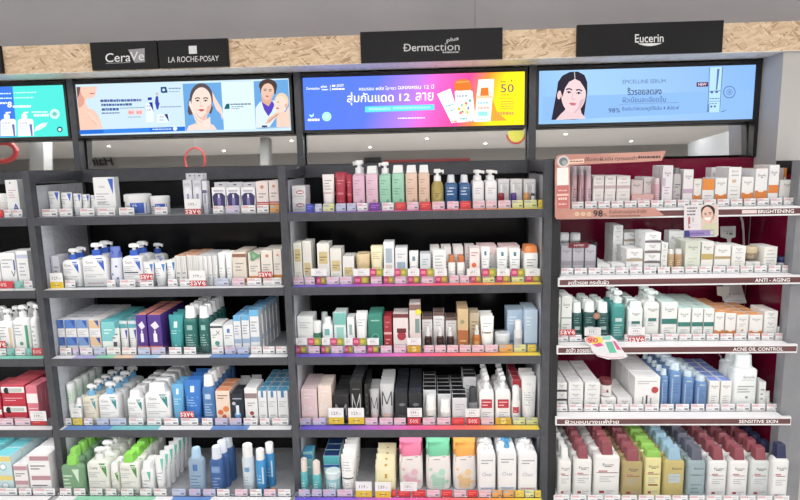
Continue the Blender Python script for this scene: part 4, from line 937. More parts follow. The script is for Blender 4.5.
for i, (x0, x1, y) in enumerate(((235.4, 242.6, 316), (243.2, 251, 315), (251.6, 261, 310.4))):
    C('white carton with sky blue lid', carton, ((226, 230, 236), [('r', -.5, .5, .86, 1, (96, 176, 226)), ('r', -.5, .5, .26, .38, (150, 180, 214)), ('l', -.36, .3, .48, .76, 4, GRY)], (84, 168, 224)), x0, x1, y, 6 if i else 4, .05, fan=.004 if i == 2 else 0)
tags(.055, [(60, 72, 'w'), (73, 79, 'v'), (80.5, 93, 'w'), (94, 106, 'b'), (107, 121, 'w'), (122, 137, 'w'), (138, 150.5, 'b'), (151.5, 166, 'v'), (169, 182, 'w'), (184, 196.5, 'w'), (212, 224, 'w'), (225, 236, 'v'), (237.5, 249, 'b'), (251, 262, 'w'), (263, 275, 'w'), (276, 287, 'w')])
shelf_ctx(U, 'fourth shelf', ZL[3], .07)
C('round white tub, green rim, stacked', jar, ((214, 228, 220), (232, 238, 236), [('r', -.4, .4, .2, .8, (180, 214, 190)), ('l', -.3, .3, .3, .7, 2, (100, 150, 110))]), 63, 75.4, 384.6, 5, .058, stack=2, kw=dict(hl=.3))
C('short white bottle behind price card', bottle, (OFF, WHT, [('p', [(.1, .9), (.4, .9), (.36, .5)], (60, 160, 170)), ('l', -.4, .1, .3, .6, 3, LG)]), 75.8, 83.4, 398, 3, .04, kw=dict(hb=.8))
C('cream pump bottle, sky blue collar', pump, ((226, 220, 200), (110, 182, 230), tri((60, 150, 170))), 84, 99, 384, 5, .062, kw=PB())
C('white pump bottle, sky blue collar', pump, (WHT, (110, 182, 230), tri((40, 150, 160))), 99.8, 120, 381.6, 5, .07, kw=PB())
WC = dict(hb=.8, capw=.34, flat=True)
C('white flip bottle, teal triangle', bottle, (WHT, WHT, tri(TEALC)), 128.4, 145, 389, 5, .06, kw=WC)
C('large white flip bottle, teal triangle', bottle, (WHT, WHT, tri(TEALC)), 146, 172, 382, 6, .062, kw=WC)
C('light blue squeeze tube', tube, ((92, 172, 226), (120, 190, 232), [('r', -.1, .12, .7, .86, (226, 238, 246)), ('l', -.3, .3, .4, .6, 3, (200, 228, 244))]), 172.4, 184.6, 383.6, 3, .045)
C('bright blue squeeze tube', tube, ((52, 124, 216), (70, 140, 222), [('r', -.12, .12, .68, .84, (220, 234, 246)), ('l', -.34, .34, .3, .58, 4, (150, 196, 240))]), 185, 202.4, 379.6, 4, .05)
C('clear blue bottle, white cap', bottle, ((88, 144, 214), WHT, [('r', -.22, .2, .66, .8, (186, 210, 240)), ('l', -.3, .3, .2, .56, 5, (190, 214, 240))]), 203, 216.6, 374, 6, .055, kw=dict(hb=.78, capw=.4, trans=.25, r=.02))
C('orange fruit print carton', carton, ((238, 214, 196), [('d', -.2, .35, .2, (230, 110, 50)), ('d', .2, .45, .22, (236, 130, 60)), ('d', .05, .22, .16, (210, 90, 50)), ('l', -.36, .36, .74, .9, 2, (150, 80, 60))], (244, 150, 100)), 217, 231.4, 391, 3, .055)
C('black and blue print carton', carton, ((28, 36, 52), [('d', 0, .3, .26, (90, 150, 214)), ('r', -.12, .12, .3, .62, (220, 232, 244)), ('l', -.36, .36, .78, .9, 1, (170, 180, 196)), ('d', -.26, .68, .14, (190, 200, 214))], (50, 56, 66)), 232, 245.4, 394, 2, .06)
C('silver white tube behind dark carton', tube, ((206, 208, 212), (226, 228, 230), [('l', -.3, .3, .4, .7, 2, GRY)]), 236, 246.6, 381.4, 3, .04, y0=.235)
C('silver white tube behind dark carton', tube, ((206, 208, 212), (226, 228, 230), [('l', -.3, .3, .4, .7, 2, GRY)]), 247.2, 258, 380.6, 3, .04, y0=.235)
C('white carton with brown print', carton, ((230, 230, 232), [('r', -.5, .5, .72, .86, (150, 128, 130)), ('d', .02, .3, .17, (150, 60, 50)), ('d', .12, .2, .1, (90, 50, 50)), ('l', -.3, .3, .48, .62, 2, GRY)]), 246, 259, 388.4, 2, .06)
for i, (x0, x1) in enumerate(((259.6, 268.2), (268.8, 278.2), (278.8, 289.6))):
    C('white carton with blue lid stripe', carton, ((228, 230, 234), [('r', -.14, .14, .8, 1, (60, 130, 190)), ('l', -.36, .36, .5, .7, 3, LG), ('l', -.3, .3, .14, .3, 2, LG)], (70, 160, 206)), x0, x1, 391, 5, .058)
tags(.055, [(61, 72, 'w'), (73, 83, 'y'), (84, 93, 'w'), (97, 109, 'b'), (110, 127, 'b'), (129, 144, 'w'), (147, 162, 'w'), (164, 179, 'w'), (181, 199, 'w'), (202, 213, 'w'), (215, 228, 'v'), (229.5, 242, 'v'), (243.5, 258, 'w'), (260, 270, 'w'), (272, 289, 'w')])
card('plain', 71.6, 82, 408, 417.4, .05); card('save', 180.4, 194.2, 411.4, 417.4, .045)
shelf_ctx(U, 'bottom shelf', ZL[4], -.03)
C('clear green gel bottle, lime cap', bottle, ((140, 190, 146), (136, 216, 84), [('p', [(.0, .86), (.3, .86), (.26, .4)], (206, 232, 206)), ('l', -.4, 0, .2, .7, 4, (220, 238, 220))]), 62.6, 86.6, 455, 1, .037, y0=-.0395, kw=dict(hb=.78, capw=.2, flat=True, trans=.3, r=.02))
C('green gel bottle, lime cap, behind first', bottle, ((140, 190, 146), (136, 216, 84), [('p', [(.0, .86), (.3, .86), (.26, .4)], (206, 232, 206)), ('l', -.4, 0, .2, .7, 4, (220, 238, 220))]), 70, 88, 447, 5, .06, y0=.005, wx=(-1.163, -1.075), gap=1.1, kw=dict(hb=.78, capw=.2, flat=True, trans=.3, r=.02))
C('white pump bottle, olive green triangle', pump, ((228, 230, 222), WHT, tri((70, 150, 60))), 88.6, 111, 447.6, 4, .07, kw=dict(hb=.76, turn=-.2))
C('small white bottle, olive green triangle', bottle, ((226, 228, 218), WHT, tri((70, 150, 60), st=False)), 111.6, 120.2, 462, 2, .045, kw=dict(hb=.76, capw=.4, flat=True))
C('white bottle with lime green cap', bottle, ((230, 232, 224), (130, 220, 70), tri((70, 150, 60))), 121, 140.6, 452, 5, .062, kw=dict(hb=.8, capw=.26, flat=True))
C('small white bottle, mint print', bottle, (WHT, WHT, [('p', [(0, .9), (.3, .9), (.24, .5)], (90, 190, 160)), ('l', -.4, .2, .2, .6, 3, LG)]), 142, 155, 461, 2, .045, kw=dict(hb=.8, capw=.34, flat=True))
C('slanted white tube, mint triangle', tube, (WHT, WHT, [('p', [(0, .88), (.34, .88), (.2, .45)], (110, 200, 180)), ('l', -.3, .2, .2, .5, 3, LG)]), 156, 166, 455, 7, .045, kw=dict(foot=.18), fan=.002, turn=.25, gap=1.08)
C('clear pale blue flat bottle', bottle, ((170, 200, 226), (170, 206, 238), [('r', -.16, .12, .66, .84, (70, 120, 190)), ('l', -.34, .3, .2, .56, 4, (110, 150, 200))]), 189, 206, 447.6, 1, .05, kw=dict(trans=.35, capw=.3, hb=.8, r=.02))
C('dark blue clear bottle, pale cap', bottle, ((74, 116, 186), (214, 222, 236), [('r', -.3, .3, .62, .8, (120, 156, 210)), ('l', -.34, .3, .15, .5, 4, (150, 180, 220))]), 210.4, 224.6, 446, 3, .055, kw=dict(trans=.25, capw=.36, hb=.76, r=.02), fan=.008)
C('pale spray bottle, white cap', spray, ((206, 220, 230), WHT, [('r', -.2, .2, .62, .74, (90, 150, 200)), ('l', -.3, .3, .2, .5, 4, (140, 170, 200))]), 242.4, 255, 444, 1, .055, kw=dict(hb=.76))
C('sky blue bottle, white cap', spray, ((56, 152, 222), WHT, [('l', -.3, .3, .3, .6, 3, (160, 210, 240)), ('r', .2, .34, .3, .8, (210, 230, 244))]), 256, 266.4, 449, 2, .05, kw=dict(hb=.78), fan=.028, gap=1.3)
tags(-.045, [(60, 72, 'w'), (74, 86, 'w'), (90, 103, 'w'), (106, 117, 'w'), (121, 134, 'w'), (140, 152, 'w'), (154, 167, 'w'), (172, 186, 'b'), (189, 201, 'v'), (203, 216, 'v'), (217, 230, 'w'), (235, 248, 'k'), (250, 262, 'w'), (264, 276, 'k'), (278, 291, 'w')])
# ================================================================== middle unit
U = 'middle unit'
shelf_ctx(U, 'top shelf', ZL[0], .07)
C('white soap box, red oval print', carton, ((228, 226, 228), [('d', .1, .5, .3, (190, 70, 90), .5), ('r', -.1, .34, .42, .56, (240, 230, 232)), ('l', -.4, .4, .12, .26, 1, GRY)]), 293, 307, 186, 1, .09, stack=2, turn=-.06)
C('white and pink tall tube', tube, ((236, 228, 228), (232, 226, 226), [('r', -.4, .4, .4, .44, (200, 150, 150)), ('l', -.3, .3, .5, .85, 4, GRY)]), 322.6, 335, 174.4, 1, .04)
C('crimson tube', tube, ((180, 42, 66), (176, 40, 64), [('l', -.3, .3, .62, .8, 2, (220, 120, 134)), ('r', -.5, .5, .34, .4, (214, 110, 124)), ('l', -.3, .3, .08, .2, 1, (214, 110, 124))]), 335.4, 346.6, 172.4, 3, .04)
C('crimson tube', tube, ((180, 42, 66), (176, 40, 64), [('l', -.3, .3, .62, .8, 2, (220, 120, 134)), ('r', -.5, .5, .34, .4, (214, 110, 124))]), 347, 352.6, 174.6, 3, .022)
BD = lambda ink: [('l', -.34, .1, .7, .84, 2, ink), ('l', -.34, .2, .4, .6, 3, ink), ('d', .2, .26, .12, ink)]
KP = dict(hb=.80, sh=.1, r=.008, nr=.26)
C('pink body wash pump bottle', pump, ((222, 182, 204), WHT, BD((196, 140, 176))), 353.2, 365.6, 160.4, 2, .058, kw=dict(hb=.74, sh=.1, r=.008, turn=2.6))
C('pink flip cap shower bottle', bottle, ((224, 186, 206), WHT, BD((198, 146, 180))), 366.2, 378.6, 166, 2, .058, kw=dict(hb=.84, capw=.42, flat=True, r=.008, sh=.06))
C('mint green pump bottle', pump, ((150, 206, 178), WHT, BD((100, 170, 140))), 379.4, 391.6, 162, 2, .058, kw=dict(hb=.76, sh=.1, r=.008, turn=2.8))
C('mint green flip cap bottle', bottle, ((150, 206, 178), WHT, BD((100, 170, 140))), 392.2, 405, 165.2, 2, .058, kw=dict(hb=.84, capw=.42, flat=True, r=.008, sh=.06))
C('beige flip cap shower bottle', bottle, ((222, 190, 168), WHT, BD((190, 150, 124))), 405.6, 418, 165.2, 2, .058, kw=dict(hb=.84, capw=.42, flat=True, r=.008, sh=.06))
C('beige flip cap shower bottle', bottle, ((222, 190, 168), WHT, BD((190, 150, 124))), 418.6, 430.2, 165, 2, .058, kw=dict(hb=.84, capw=.42, flat=True, r=.008, sh=.06))
C('round golden pump bottle', pump, ((196, 176, 100), WHT, [('d', 0, .5, .26, (214, 200, 140)), ('l', -.2, .2, .4, .6, 3, (120, 110, 60))]), 431, 444.4, 169, 1, .062, kw=dict(hb=.7, sh=.3, r=.03, trans=.2, turn=.2))
BL2 = [('l', -.36, .36, .5, .85, 3, (210, 224, 240)), ('r', -.5, .5, 0, .3, (150, 190, 220))]
C('blue bottle with pale cap', bottle, ((42, 92, 150), (222, 228, 236), BL2), 445, 458, 175, 2, .056, kw=dict(hb=.78, capw=.3, r=.014))
C('blue bottle with pale cap', bottle, ((42, 92, 150), (222, 228, 236), BL2), 458.8, 471, 175, 2, .056, kw=dict(hb=.78, capw=.3, r=.014))
for x0, x1, c in ((472.4, 484.4, (230, 90, 120)), (485, 497.2, (110, 190, 220))):
    C('white pump bottle, %s stripe' % ('pink' if c[0] > 200 else 'cyan'), pump, ((234, 234, 238), WHT, [('r', -.5, .5, .16, .26, c), ('l', -.3, .3, .5, .75, 3, LG)]), x0, x1, 170, 2, .056, kw=dict(hb=.74, sh=.1, r=.01, turn=.2, nr=.32))
for (x0, x1, nm, c) in ((497.8, 509.4, 'red', (150, 30, 50)), (510, 522.4, 'violet', (86, 60, 150)), (523, 535.4, 'amber', (214, 150, 80))):
    C('white serum box behind %s dropper' % nm, carton, ((222, 222, 226), [('l', -.3, .4, .62, .9, 4, LG)]), x0, x1, 179.4, 2, .05, y0=.11)
    C('small %s serum dropper bottle' % nm, dropper, (c, WHT, [('r', -.4, .4, .2, .5, tuple(min(255, v+60) for v in c))]), x0+.6, x0+7, 184, 1, .028)
C('small black and white dropper bottle', dropper, ((40, 40, 44), WHT, [('r', -.4, .4, .3, .8, (220, 220, 220))]), 530.6, 535.2, 184.6, 1, .022)
tags(.055, [(306, 314, 'n'), (315, 322, 'b'), (323, 334.5, 'l'), (336, 346, 'b'), (347, 356, 'b'), (357, 368, 'w'), (369, 381, 'p'), (382, 394, 'w'), (395, 406, 'r'), (407, 419, 'k'), (420, 431, 'r'), (432, 445, 'k'), (447, 459, 'k'), (460, 471, 'r'), (473, 485, 'k'), (486, 497, 'k'), (498, 511, 'k'), (512, 523, 'l'), (524, 537, 'l'), (538, 542.4, 'y')])
shelf_ctx(U, 'second shelf', ZL[1], .07)
GW = lambda z=.55: [('r', -.36, .36, z, z+.3, (206, 186, 130)), ('l', -.3, .3, z+.06, z+.2, 2, (130, 110, 60)), ('l', -.3, .3, .14, .3, 3, LG)]
C('cream carton with gold panel', carton, ((226, 224, 212), GW()), 294, 303.4, 243, 2, .05)
C('cream carton with gold panel', carton, ((226, 224, 216), GW(.2)), 304, 313, 241.4, 2, .05)
C('cream carton with gold panel', carton, ((228, 226, 220), GW(.5)), 318, 330.4, 243.6, 2, .055)
C('cream carton with gold panel', carton, ((226, 224, 216), GW(.36)), 331, 342.6, 248.6, 2, .055)
C('cream carton with gold panel', carton, ((228, 228, 224), GW(.3)), 343.2, 355, 256.4, 2, .055)
C('squat gold jar', jar, ((212, 190, 140), (222, 196, 150), [('r', -.3, .3, .3, .8, (230, 214, 170)), ('l', -.2, .2, .4, .6, 1, (110, 120, 90))]), 356, 370.4, 254.4, 2, .05)
C('cream yellow tube, gold print', tube, ((236, 228, 190), (230, 222, 186), [('l', -.34, .34, .6, .85, 4, (190, 170, 100)), ('l', -.3, .3, .2, .4, 2, (200, 180, 120))]), 370.8, 383.4, 246.4, 2, .045)
C('white carton with grey blue panel', carton, ((230, 232, 236), [('r', -.3, .3, .5, .85, (164, 182, 196)), ('r', -.3, .3, .2, .45, (214, 200, 190))]), 384, 395, 242.4, 2, .05)
C('white carton with grey blue panel', carton, ((228, 232, 236), [('r', -.34, .34, .3, .6, (150, 176, 194)), ('l', -.3, .3, .7, .86, 2, LG)]), 395.6, 408, 248, 2, .05)
C('small white sun tube', tube, ((238, 240, 240), WHT, [('r', -.16, .16, .66, .82, (110, 140, 150)), ('l', -.3, .3, .3, .5, 2, LG)]), 409.4, 419, 251.6, 2, .035)
C('grey white sunscreen carton', carton, ((214, 222, 226), [('l', -.3, .3, .6, .85, 3, (130, 170, 180)), ('r', -.3, .3, .2, .4, (190, 210, 214))]), 420, 431, 254, 2, .045)
for i, (x0, x1) in enumerate(((430, 440.4), (441, 452), (453, 464), (465, 476))):
    C('white flat sachet standing at back', pouch, ((238, 236, 236), (236, 230, 230), [('l', -.34, .2, .3, .8, 5, LG), ('d', .1, .5, .12, (226, 150, 140))]), x0, x1, 247-i*.3, 4, .03, y0=.16)
C('white sachet, back right', pouch, ((238, 236, 238), (240, 214, 214), [('l', -.34, .2, .3, .8, 5, LG)]), 477, 498, 245.4, 4, .03, y0=.16)
C('white sachet, back right', pouch, ((238, 236, 238), (240, 214, 214), [('l', -.34, .2, .3, .8, 5, LG)]), 499, 521, 245.4, 4, .03, y0=.16)
C('white carton pouch with fine print', carton, ((236, 238, 238), [('l', -.34, .34, .2, .86, 7, LG)]), 433, 446.4, 250, 1, .045)
for x0, x1 in ((448, 456), (457, 465.4)):
    C('white bottle with brown orange cap', spray, ((238, 236, 234), (204, 116, 60), [('l', -.3, .3, .2, .6, 4, LG)]), x0, x1, 255.6, 2, .034, kw=dict(hb=.76))
C('white pink sunscreen carton with orange cap print', carton, ((240, 226, 224), [('d', -.06, .5, .25, (236, 110, 60)), ('l', -.34, .34, .74, .9, 2, (190, 120, 130)), ('r', -.3, .1, .1, .36, (246, 246, 246))]), 469.6, 480, 248, 2, .045)
SUN = [('r', -.12, .12, .74, .88, (70, 130, 150)), ('r', -.5, .5, .26, .32, (110, 190, 196)), ('l', -.3, .3, .4, .66, 3, LG)]
for x0, x1, y in ((481, 490.4, 247.6), (497, 508.4, 248.6), (509.4, 521, 248.6)):
    C('white sunscreen tube, teal line', tube, ((240, 242, 242), WHT, SUN), x0, x1, y, 2, .031)
C('white tube with wide orange cap top', bottle, ((240, 240, 238), (236, 130, 50), [('l', -.3, .3, .5, .8, 3, (150, 160, 160)), ('r', -.3, .3, .2, .4, (220, 226, 214))]), 523.6, 538.6, 245.4, 2, .05, kw=dict(hb=.82, capw=.46, flat=True, sh=.05))
MT = 'kmkkmkkmkkmkkmkkmkkm'
tags(.055, [(293.6, 304, 'k'), (305, 315, 'k'), (316.4, 326, 'm'), (327, 339, 'k'), (340, 352, 'k'), (353.6, 369.6, 'm'), (370.6, 382, 'k'), (383.4, 394, 'm'), (395, 406, 'k'), (407.4, 420, 'm'), (421.4, 433.4, 'k'), (435, 448, 'm'), (449.4, 459, 'k'), (460, 469.4, 'k'), (470.6, 481.4, 'm'), (482.6, 494.6, 'l'), (496, 510.6, 'm'), (511.6, 524, 'l'), (525, 540.6, 'm')])
for st, x0, x1 in (('plain', 311.4, 327), ('plain', 354, 369.6), ('magenta', 370, 383), ('plain', 383.6, 393.6), ('magenta', 394.6, 407), ('plain', 408, 419.4), ('magenta', 420, 434), ('plain', 435, 447), ('plain', 467, 480), ('magenta', 482, 496), ('plain', 497, 509.6), ('magenta', 511, 524.6), ('plain', 525.4, 540)): card(st, x0, x1, 268.6, 276, .048, {0: '550.-', 1: '500.-'}.get(0 if x0 < 330 else 1 if x0 < 360 else 2, '499.-'))
shelf_ctx(U, 'third shelf', ZL[2], .07)
C('white carton with grey pattern', carton, ((228, 232, 232), [('d', .06, .3, .24, (190, 206, 200)), ('d', -.1, .24, .14, (160, 186, 178)), ('l', -.36, .36, .66, .86, 3, LG)]), 296.4, 314.6, 316.6, 2, .05)
C('green jar bottle with white lid', jar, ((60, 130, 104), (232, 236, 236), [('r', -.4, .4, .3, .8, (80, 150, 124)), ('l', -.3, .3, .4, .7, 2, (200, 224, 214))]), 313.4, 322, 322, 1, .036, y0=.062, kw=dict(hl=.36))
C('frosted round bottle at back', bottle, ((206, 216, 218), (220, 228, 230), [('l', -.3, .3, .4, .7, 3, GRY)]), 320, 330, 312, 1, .045, y0=.16)
C('frosted round bottle at back', bottle, ((206, 216, 218), (220, 228, 230), [('l', -.3, .3, .4, .7, 3, GRY)]), 331, 341, 312, 1, .045, y0=.19)
C('white bottle with teal square', bottle, ((230, 236, 236), (226, 230, 232), [('r', -.26, .2, .6, .82, (110, 180, 180)), ('l', -.3, .3, .2, .5, 3, LG)]), 322.6, 333.8, 317, 1, .045, kw=dict(hb=.84))
C('mint teal carton', carton, ((214, 232, 230), [('r', -.5, .5, .7, 1, (110, 186, 180)), ('r', -.3, .3, .3, .64, (150, 206, 200)), ('l', -.3, .3, .1, .24, 2, LG)]), 334.6, 347, 313, 2, .05)
C('narrow white serum carton', carton, ((230, 234, 234), [('r', -.2, .2, .5, .8, (150, 180, 180)), ('l', -.3, .3, .1, .3, 2, LG)]), 347.8, 355.2, 317.6, 2, .04)
C('white tube with dark line', tube, ((238, 238, 238), WHT, [('r', -.34, .34, .2, .24, DK), ('l', -.3, .3, .6, .84, 3, LG)]), 356, 368, 313, 2, .045)
C('emerald carton', carton, ((46, 136, 116), [('d', 0, .4, .3, (80, 170, 146)), ('d', 0, .4, .18, (40, 120, 100)), ('l', -.3, .3, .1, .2, 1, (170, 214, 200)), ('l', -.3, .3, .8, .9, 1, (150, 206, 190))], (70, 160, 140)), 368.6, 383.4, 315, 3, .05)
C('narrow crimson carton', carton, ((170, 36, 50), [('r', -.5, .5, .5, .56, (226, 170, 170)), ('l', -.3, .3, .2, .4, 2, (226, 150, 150)), ('l', -.3, .3, .65, .9, 2, (206, 110, 116))]), 384.4, 392.6, 316.6, 2, .05)
C('white carton with red jar print', carton, ((226, 214, 214), [('r', -.5, .5, .9, 1, (120, 50, 56)), ('d', .05, .42, .3, (176, 40, 60)), ('r', -.26, .36, .5, .62, (110, 30, 44)), ('l', -.3, .3, .08, .18, 1, GRY)]), 393.4, 409, 314, 2, .055)
C('pale carton with brown lid', carton, ((224, 212, 208), [('r', -.5, .5, .88, 1, (130, 96, 90)), ('r', .0, .4, .4, .7, (120, 150, 150)), ('l', -.3, .3, .1, .24, 2, GRY)]), 409.8, 421.4, 304.6, 2, .055)
for i, (x0, x1, y) in enumerate(((422.4, 433, 317), (433.6, 445, 313), (445.6, 457, 318))):
    C('white serum carton with brown lid', carton, ((222, 220, 222), [('r', -.5, .5, .92, 1, (110, 80, 76)), ('l', -.3, .3, .62, .86, 3, LG)], (120, 90, 84)), x0, x1, y, 2, .05, y0=.115)
for x0, x1, y in ((424.4, 432.4, 327), (436.6, 444.6, 327), (446.6, 454.6, 327)):
    C('dark brown dropper bottle', dropper, ((60, 30, 30), (226, 226, 226), [('r', -.4, .4, .2, .6, (34, 30, 34)), ('l', -.3, .3, .3, .5, 1, (200, 190, 190))]), x0, x1, y, 1, .031)
C('amber and gold carton', carton, ((206, 176, 130), [('r', -.5, .5, .02, .5, (176, 100, 50)), ('d', -.06, .7, .2, (150, 150, 110)), ('l', -.3, .3, .1, .3, 2, (220, 180, 130))]), 457.6, 468.8, 309, 3, .05)
C('pale gold carton', carton, ((206, 190, 160), [('l', -.3, .3, .5, .8, 3, (150, 130, 96))]), 469.4, 479.4, 313, 2, .05, y0=.115)
C('amber dropper bottle', dropper, ((196, 110, 44), (236, 234, 230), [('r', -.3, .3, .3, .6, (220, 160, 90))]), 472.6, 481.2, 325, 1, .038)
C('white tube, green line', tube, ((240, 240, 238), WHT, [('r', -.4, .4, .42, .47, (130, 120, 90)), ('l', -.3, .3, .6, .8, 2, LG)]), 480.4, 494.6, 316, 3, .05, kw=dict(foot=.16))
C('squat silver lidded jar', jar, ((206, 212, 216), (220, 226, 230), [('l', -.3, .3, .3, .7, 2, GRY)]), 495, 511.4, 334.6, 1, .075, kw=dict(hl=.42))
C('light blue carton', carton, ((172, 198, 224), [('l', -.36, .1, .6, .85, 3, (226, 236, 246)), ('r', -.5, .5, .12, .2, (110, 140, 170))], (190, 212, 234)), 506.6, 523, 310, 2, .05, y0=.125)
C('light blue carton', carton, ((180, 204, 228), [('l', -.36, .1, .6, .85, 3, (226, 236, 246)), ('r', -.5, .5, .12, .2, (110, 140, 170))], (190, 212, 234)), 524, 537.6, 310, 3, .05)
C('white spray bottle before blue cartons', spray, ((226, 228, 232), WHT, [('r', -.4, .4, .4, .6, (180, 180, 190)), ('l', -.3, .3, .1, .3, 2, GRY)]), 514, 522.8, 320, 1, .036, kw=dict(hb=.7))
tags(.055, [(295, 307, 'm'), (308.6, 320, 'k'), (321.4, 330, 'm'), (331.4, 343, 'k'), (344.6, 353, 'm'), (354, 366, 'k'), (367.4, 379, 'm'), (380.6, 392, 'k'), (394, 406, 'k'), (407, 421, 'g'), (424, 434, 'k'), (435, 446, 'k'), (447, 458.4, 'k'), (459.4, 471, 'k'), (472, 484, 'k'), (485, 498, 'k'), (499, 513, 'o'), (514, 526, 'l'), (527.4, 536, 'y')])
for st, x0, x1 in (('plain', 296, 307), ('magenta', 308, 321), ('plain', 322, 329.6), ('magenta', 330.4, 344), ('plain', 345, 352.4), ('magenta', 353, 366.6), ('plain', 367.4, 379), ('plain', 407.4, 421)): card(st, x0, x1, 338, 345, .048, '399.-')
shelf_ctx(U, 'fourth shelf', ZL[3], .07)
SPF = [('t', '50+', -.1, .45, .16, WHT, .5), ('d', -.05, .14, .36, (226, 196, 186), .5), ('l', -.3, .3, .7, .9, 2, (240, 226, 226))]
C('pale pink sunscreen carton', carton, ((232, 200, 206), SPF, (240, 216, 220)), 300, 318.4, 389, 4, .05)
C('peach beige sunscreen carton', carton, ((234, 214, 202), SPF, (240, 224, 214)), 319, 333, 386, 3, .05)
BLK = (28, 28, 31)
def mm(c, h=.4, z=.5): return [('M', -.34, .34, z-h/2, z+h/2, c, .035)]
C('small black carton, letter M', carton, (BLK, mm((150, 150, 154), .4, .5), (70, 70, 74)), 333.6, 350, 396, 6, .045)
C('tall black carton, letter M', carton, (BLK, mm((196, 196, 200), .4, .5)+[('l', -.3, .3, .78, .84, 1, (120, 120, 124))], (64, 64, 68)), 350.8, 363.2, 381, 5, .05, fan=.0015)
C('narrow black carton', carton, (BLK, [('l', -.2, .2, .2, .8, 4, (90, 90, 94))]), 365.4, 369.6, 384, 4, .05)
TBM = lambda z: mm((34, 34, 38), .42, z+.06)+[('r', -.46, .46, .02, .12, (214, 170, 160))]
C('small silver tube, black letter M', tube, ((186, 186, 190), (36, 36, 40), TBM(.45)), 370, 379.6, 389, 4, .042, kw=dict(foot=.16))
C('large silver tube, black letter M', tube, ((196, 197, 200), (206, 170, 160), TBM(.5)), 380.2, 394.6, 383.6, 5, .048, kw=dict(foot=.16))
BC = [('d', .06, .62, .3, (70, 72, 78), .5), ('d', .06, .62, .24, (120, 122, 128), .5), ('l', -.3, .3, .1, .3, 2, (90, 92, 98))]
for x0, x1 in ((395.4, 408.2), (409, 422.4)):
    C('black compact carton with oval', carton, ((36, 40, 46), BC, (58, 64, 74)), x0, x1, 393, 6, .055)
for i, (x0, x1, y) in enumerate(((423.2, 436.8, 390), (437.6, 451.6, 394), (452.4, 467.4, 398))):
    C('white carton with black lid', carton, ((214, 216, 220), [('l', -.3, .3, .5, .8, 3, LG)], (30, 33, 38)), x0, x1, y, 6, .05, y0=.118 if i < 2 else .07)
for i, (x0, x1, y) in enumerate(((425.4, 436.4, 395), (439.8, 451.4, 399))):
    C('white roll bottle, domed cap', bottle, ((222, 220, 216), (240, 240, 238), [('r', -.4, .4, .5, .56, (80, 80, 84)), ('l', -.2, .2, .2, .4, 2, GRY)]), x0, x1, y, 1, .045, kw=dict(hb=.5, capw=.48, r=1, sh=.04))
C('tall white carton, black lid', carton, ((220, 222, 226), [('l', -.3, .3, .5, .8, 3, LG)], (30, 33, 38)), 463, 476.6, 377, 3, .05, y0=.2)
C('dark silver pump bottle', bottle, ((120, 122, 128), (60, 62, 68), [('r', -.5, .5, .1, .5, (190, 192, 196))]), 468.2, 478, 387, 1, .042, kw=dict(hb=.6, capw=.44, r=1, sh=.05))
RL = [('r', -.36, .36, .46, .72, (200, 44, 62)), ('l', -.28, .28, .5, .68, 2, (244, 200, 206)), ('l', -.3, .3, .1, .36, 4, LG), ('r', -.1, .3, .02, .06, (190, 50, 60))]
for x0, x1 in ((478.8, 494.4), (495, 511)):
    C('white pump bottle, red label', pump, ((236, 234, 234), WHT, RL), x0, x1, 376, 4, .055, kw=dict(hb=.74, nr=.28, turn=1.2))
C('small white spray, red label', spray, ((236, 234, 234), WHT, RL), 511.6, 520.4, 385.6, 1, .038, kw=dict(hb=.62))
C('red topped white carton', carton, ((232, 226, 226), [('r', -.5, .5, .8, 1, (200, 44, 62))], (206, 50, 70)), 512, 521, 380, 4, .055, y0=.115)
C('large white tube at right end', tube, ((236, 236, 236), WHT, [('t', 'Oily', 0, .8, .06, LG, .4), ('l', -.34, .34, .3, .64, 6, LG)]), 521.6, 538.4, 375.6, 3, .05, kw=dict(foot=.1))
tags(.055, [(298.4, 311, 'v'), (313, 326, 'v'), (365, 378, 'k'), (379.4, 393, 'k'), (394, 406, 'k'), (407.4, 421, 'f'), (422.6, 435, 'k'), (437, 450.6, 'k'), (451.6, 465, 'r'), (466, 480, 'f'), (481, 494, 'k'), (495, 511.6, 'g'), (513, 525, 'l'), (526, 538, 'l')])
card('yellow', 329, 344, 408, 424, .048, '129.-'); card('yellow', 348.6, 364.4, 408, 424, .048, '129.-'); card('plain', 407.4, 422, 408, 417, .048, '599.-'); card('plain', 465.4, 479.6, 408.6, 417, .048, '690.-')
shelf_ctx(U, 'bottom shelf', ZL[4], -.03)
C('turquoise carton at back left', carton, ((130, 196, 206), [('r', -.5, .5, .8, .92, (60, 140, 190)), ('l', -.3, .3, .3, .6, 3, (220, 238, 240))], (60, 150, 196)), 301, 314, 452, 1, .07, y0=.05)
TS = [('l', -.34, .34, .2, .7, 4, (190, 230, 230))]
C('teal spray bottle, frosted cap', spray, ((84, 180, 186), (226, 214, 206), TS), 298.6, 308.6, 458.6, 1, .044, kw=dict(hb=.66))
C('teal spray bottle, frosted cap', spray, ((84, 180, 186), (226, 214, 206), TS), 312, 321.4, 461, 1, .044, kw=dict(hb=.62))
C('teal and blue wide carton', carton, ((196, 222, 230), [('r', -.5, .5, .72, 1, (70, 180, 190)), ('r', -.5, .5, .6, .7, (40, 110, 190)), ('l', -.4, .3, .16, .44, 3, (110, 150, 190))], (30, 60, 120)), 324, 340.4, 456, 3, .06, y0=.06)
C('clear turquoise cream tub', jar, ((150, 206, 214), (214, 230, 232), [('r', -.4, .4, .3, .8, (200, 228, 230)), ('l', -.3, .3, .4, .7, 2, (70, 130, 150))]), 324.4, 340.8, 474, 1, .07, kw=dict(hl=.3))
C('white tube with grey line print', tube, ((240, 240, 240), WHT, [('l', -.36, .36, .5, .8, 4, LG), ('r', -.4, .4, .3, .34, DK), ('l', -.3, .3, .1, .2, 2, GRY)]), 341.4, 355.4, 454, 6, .048, kw=dict(foot=.14))
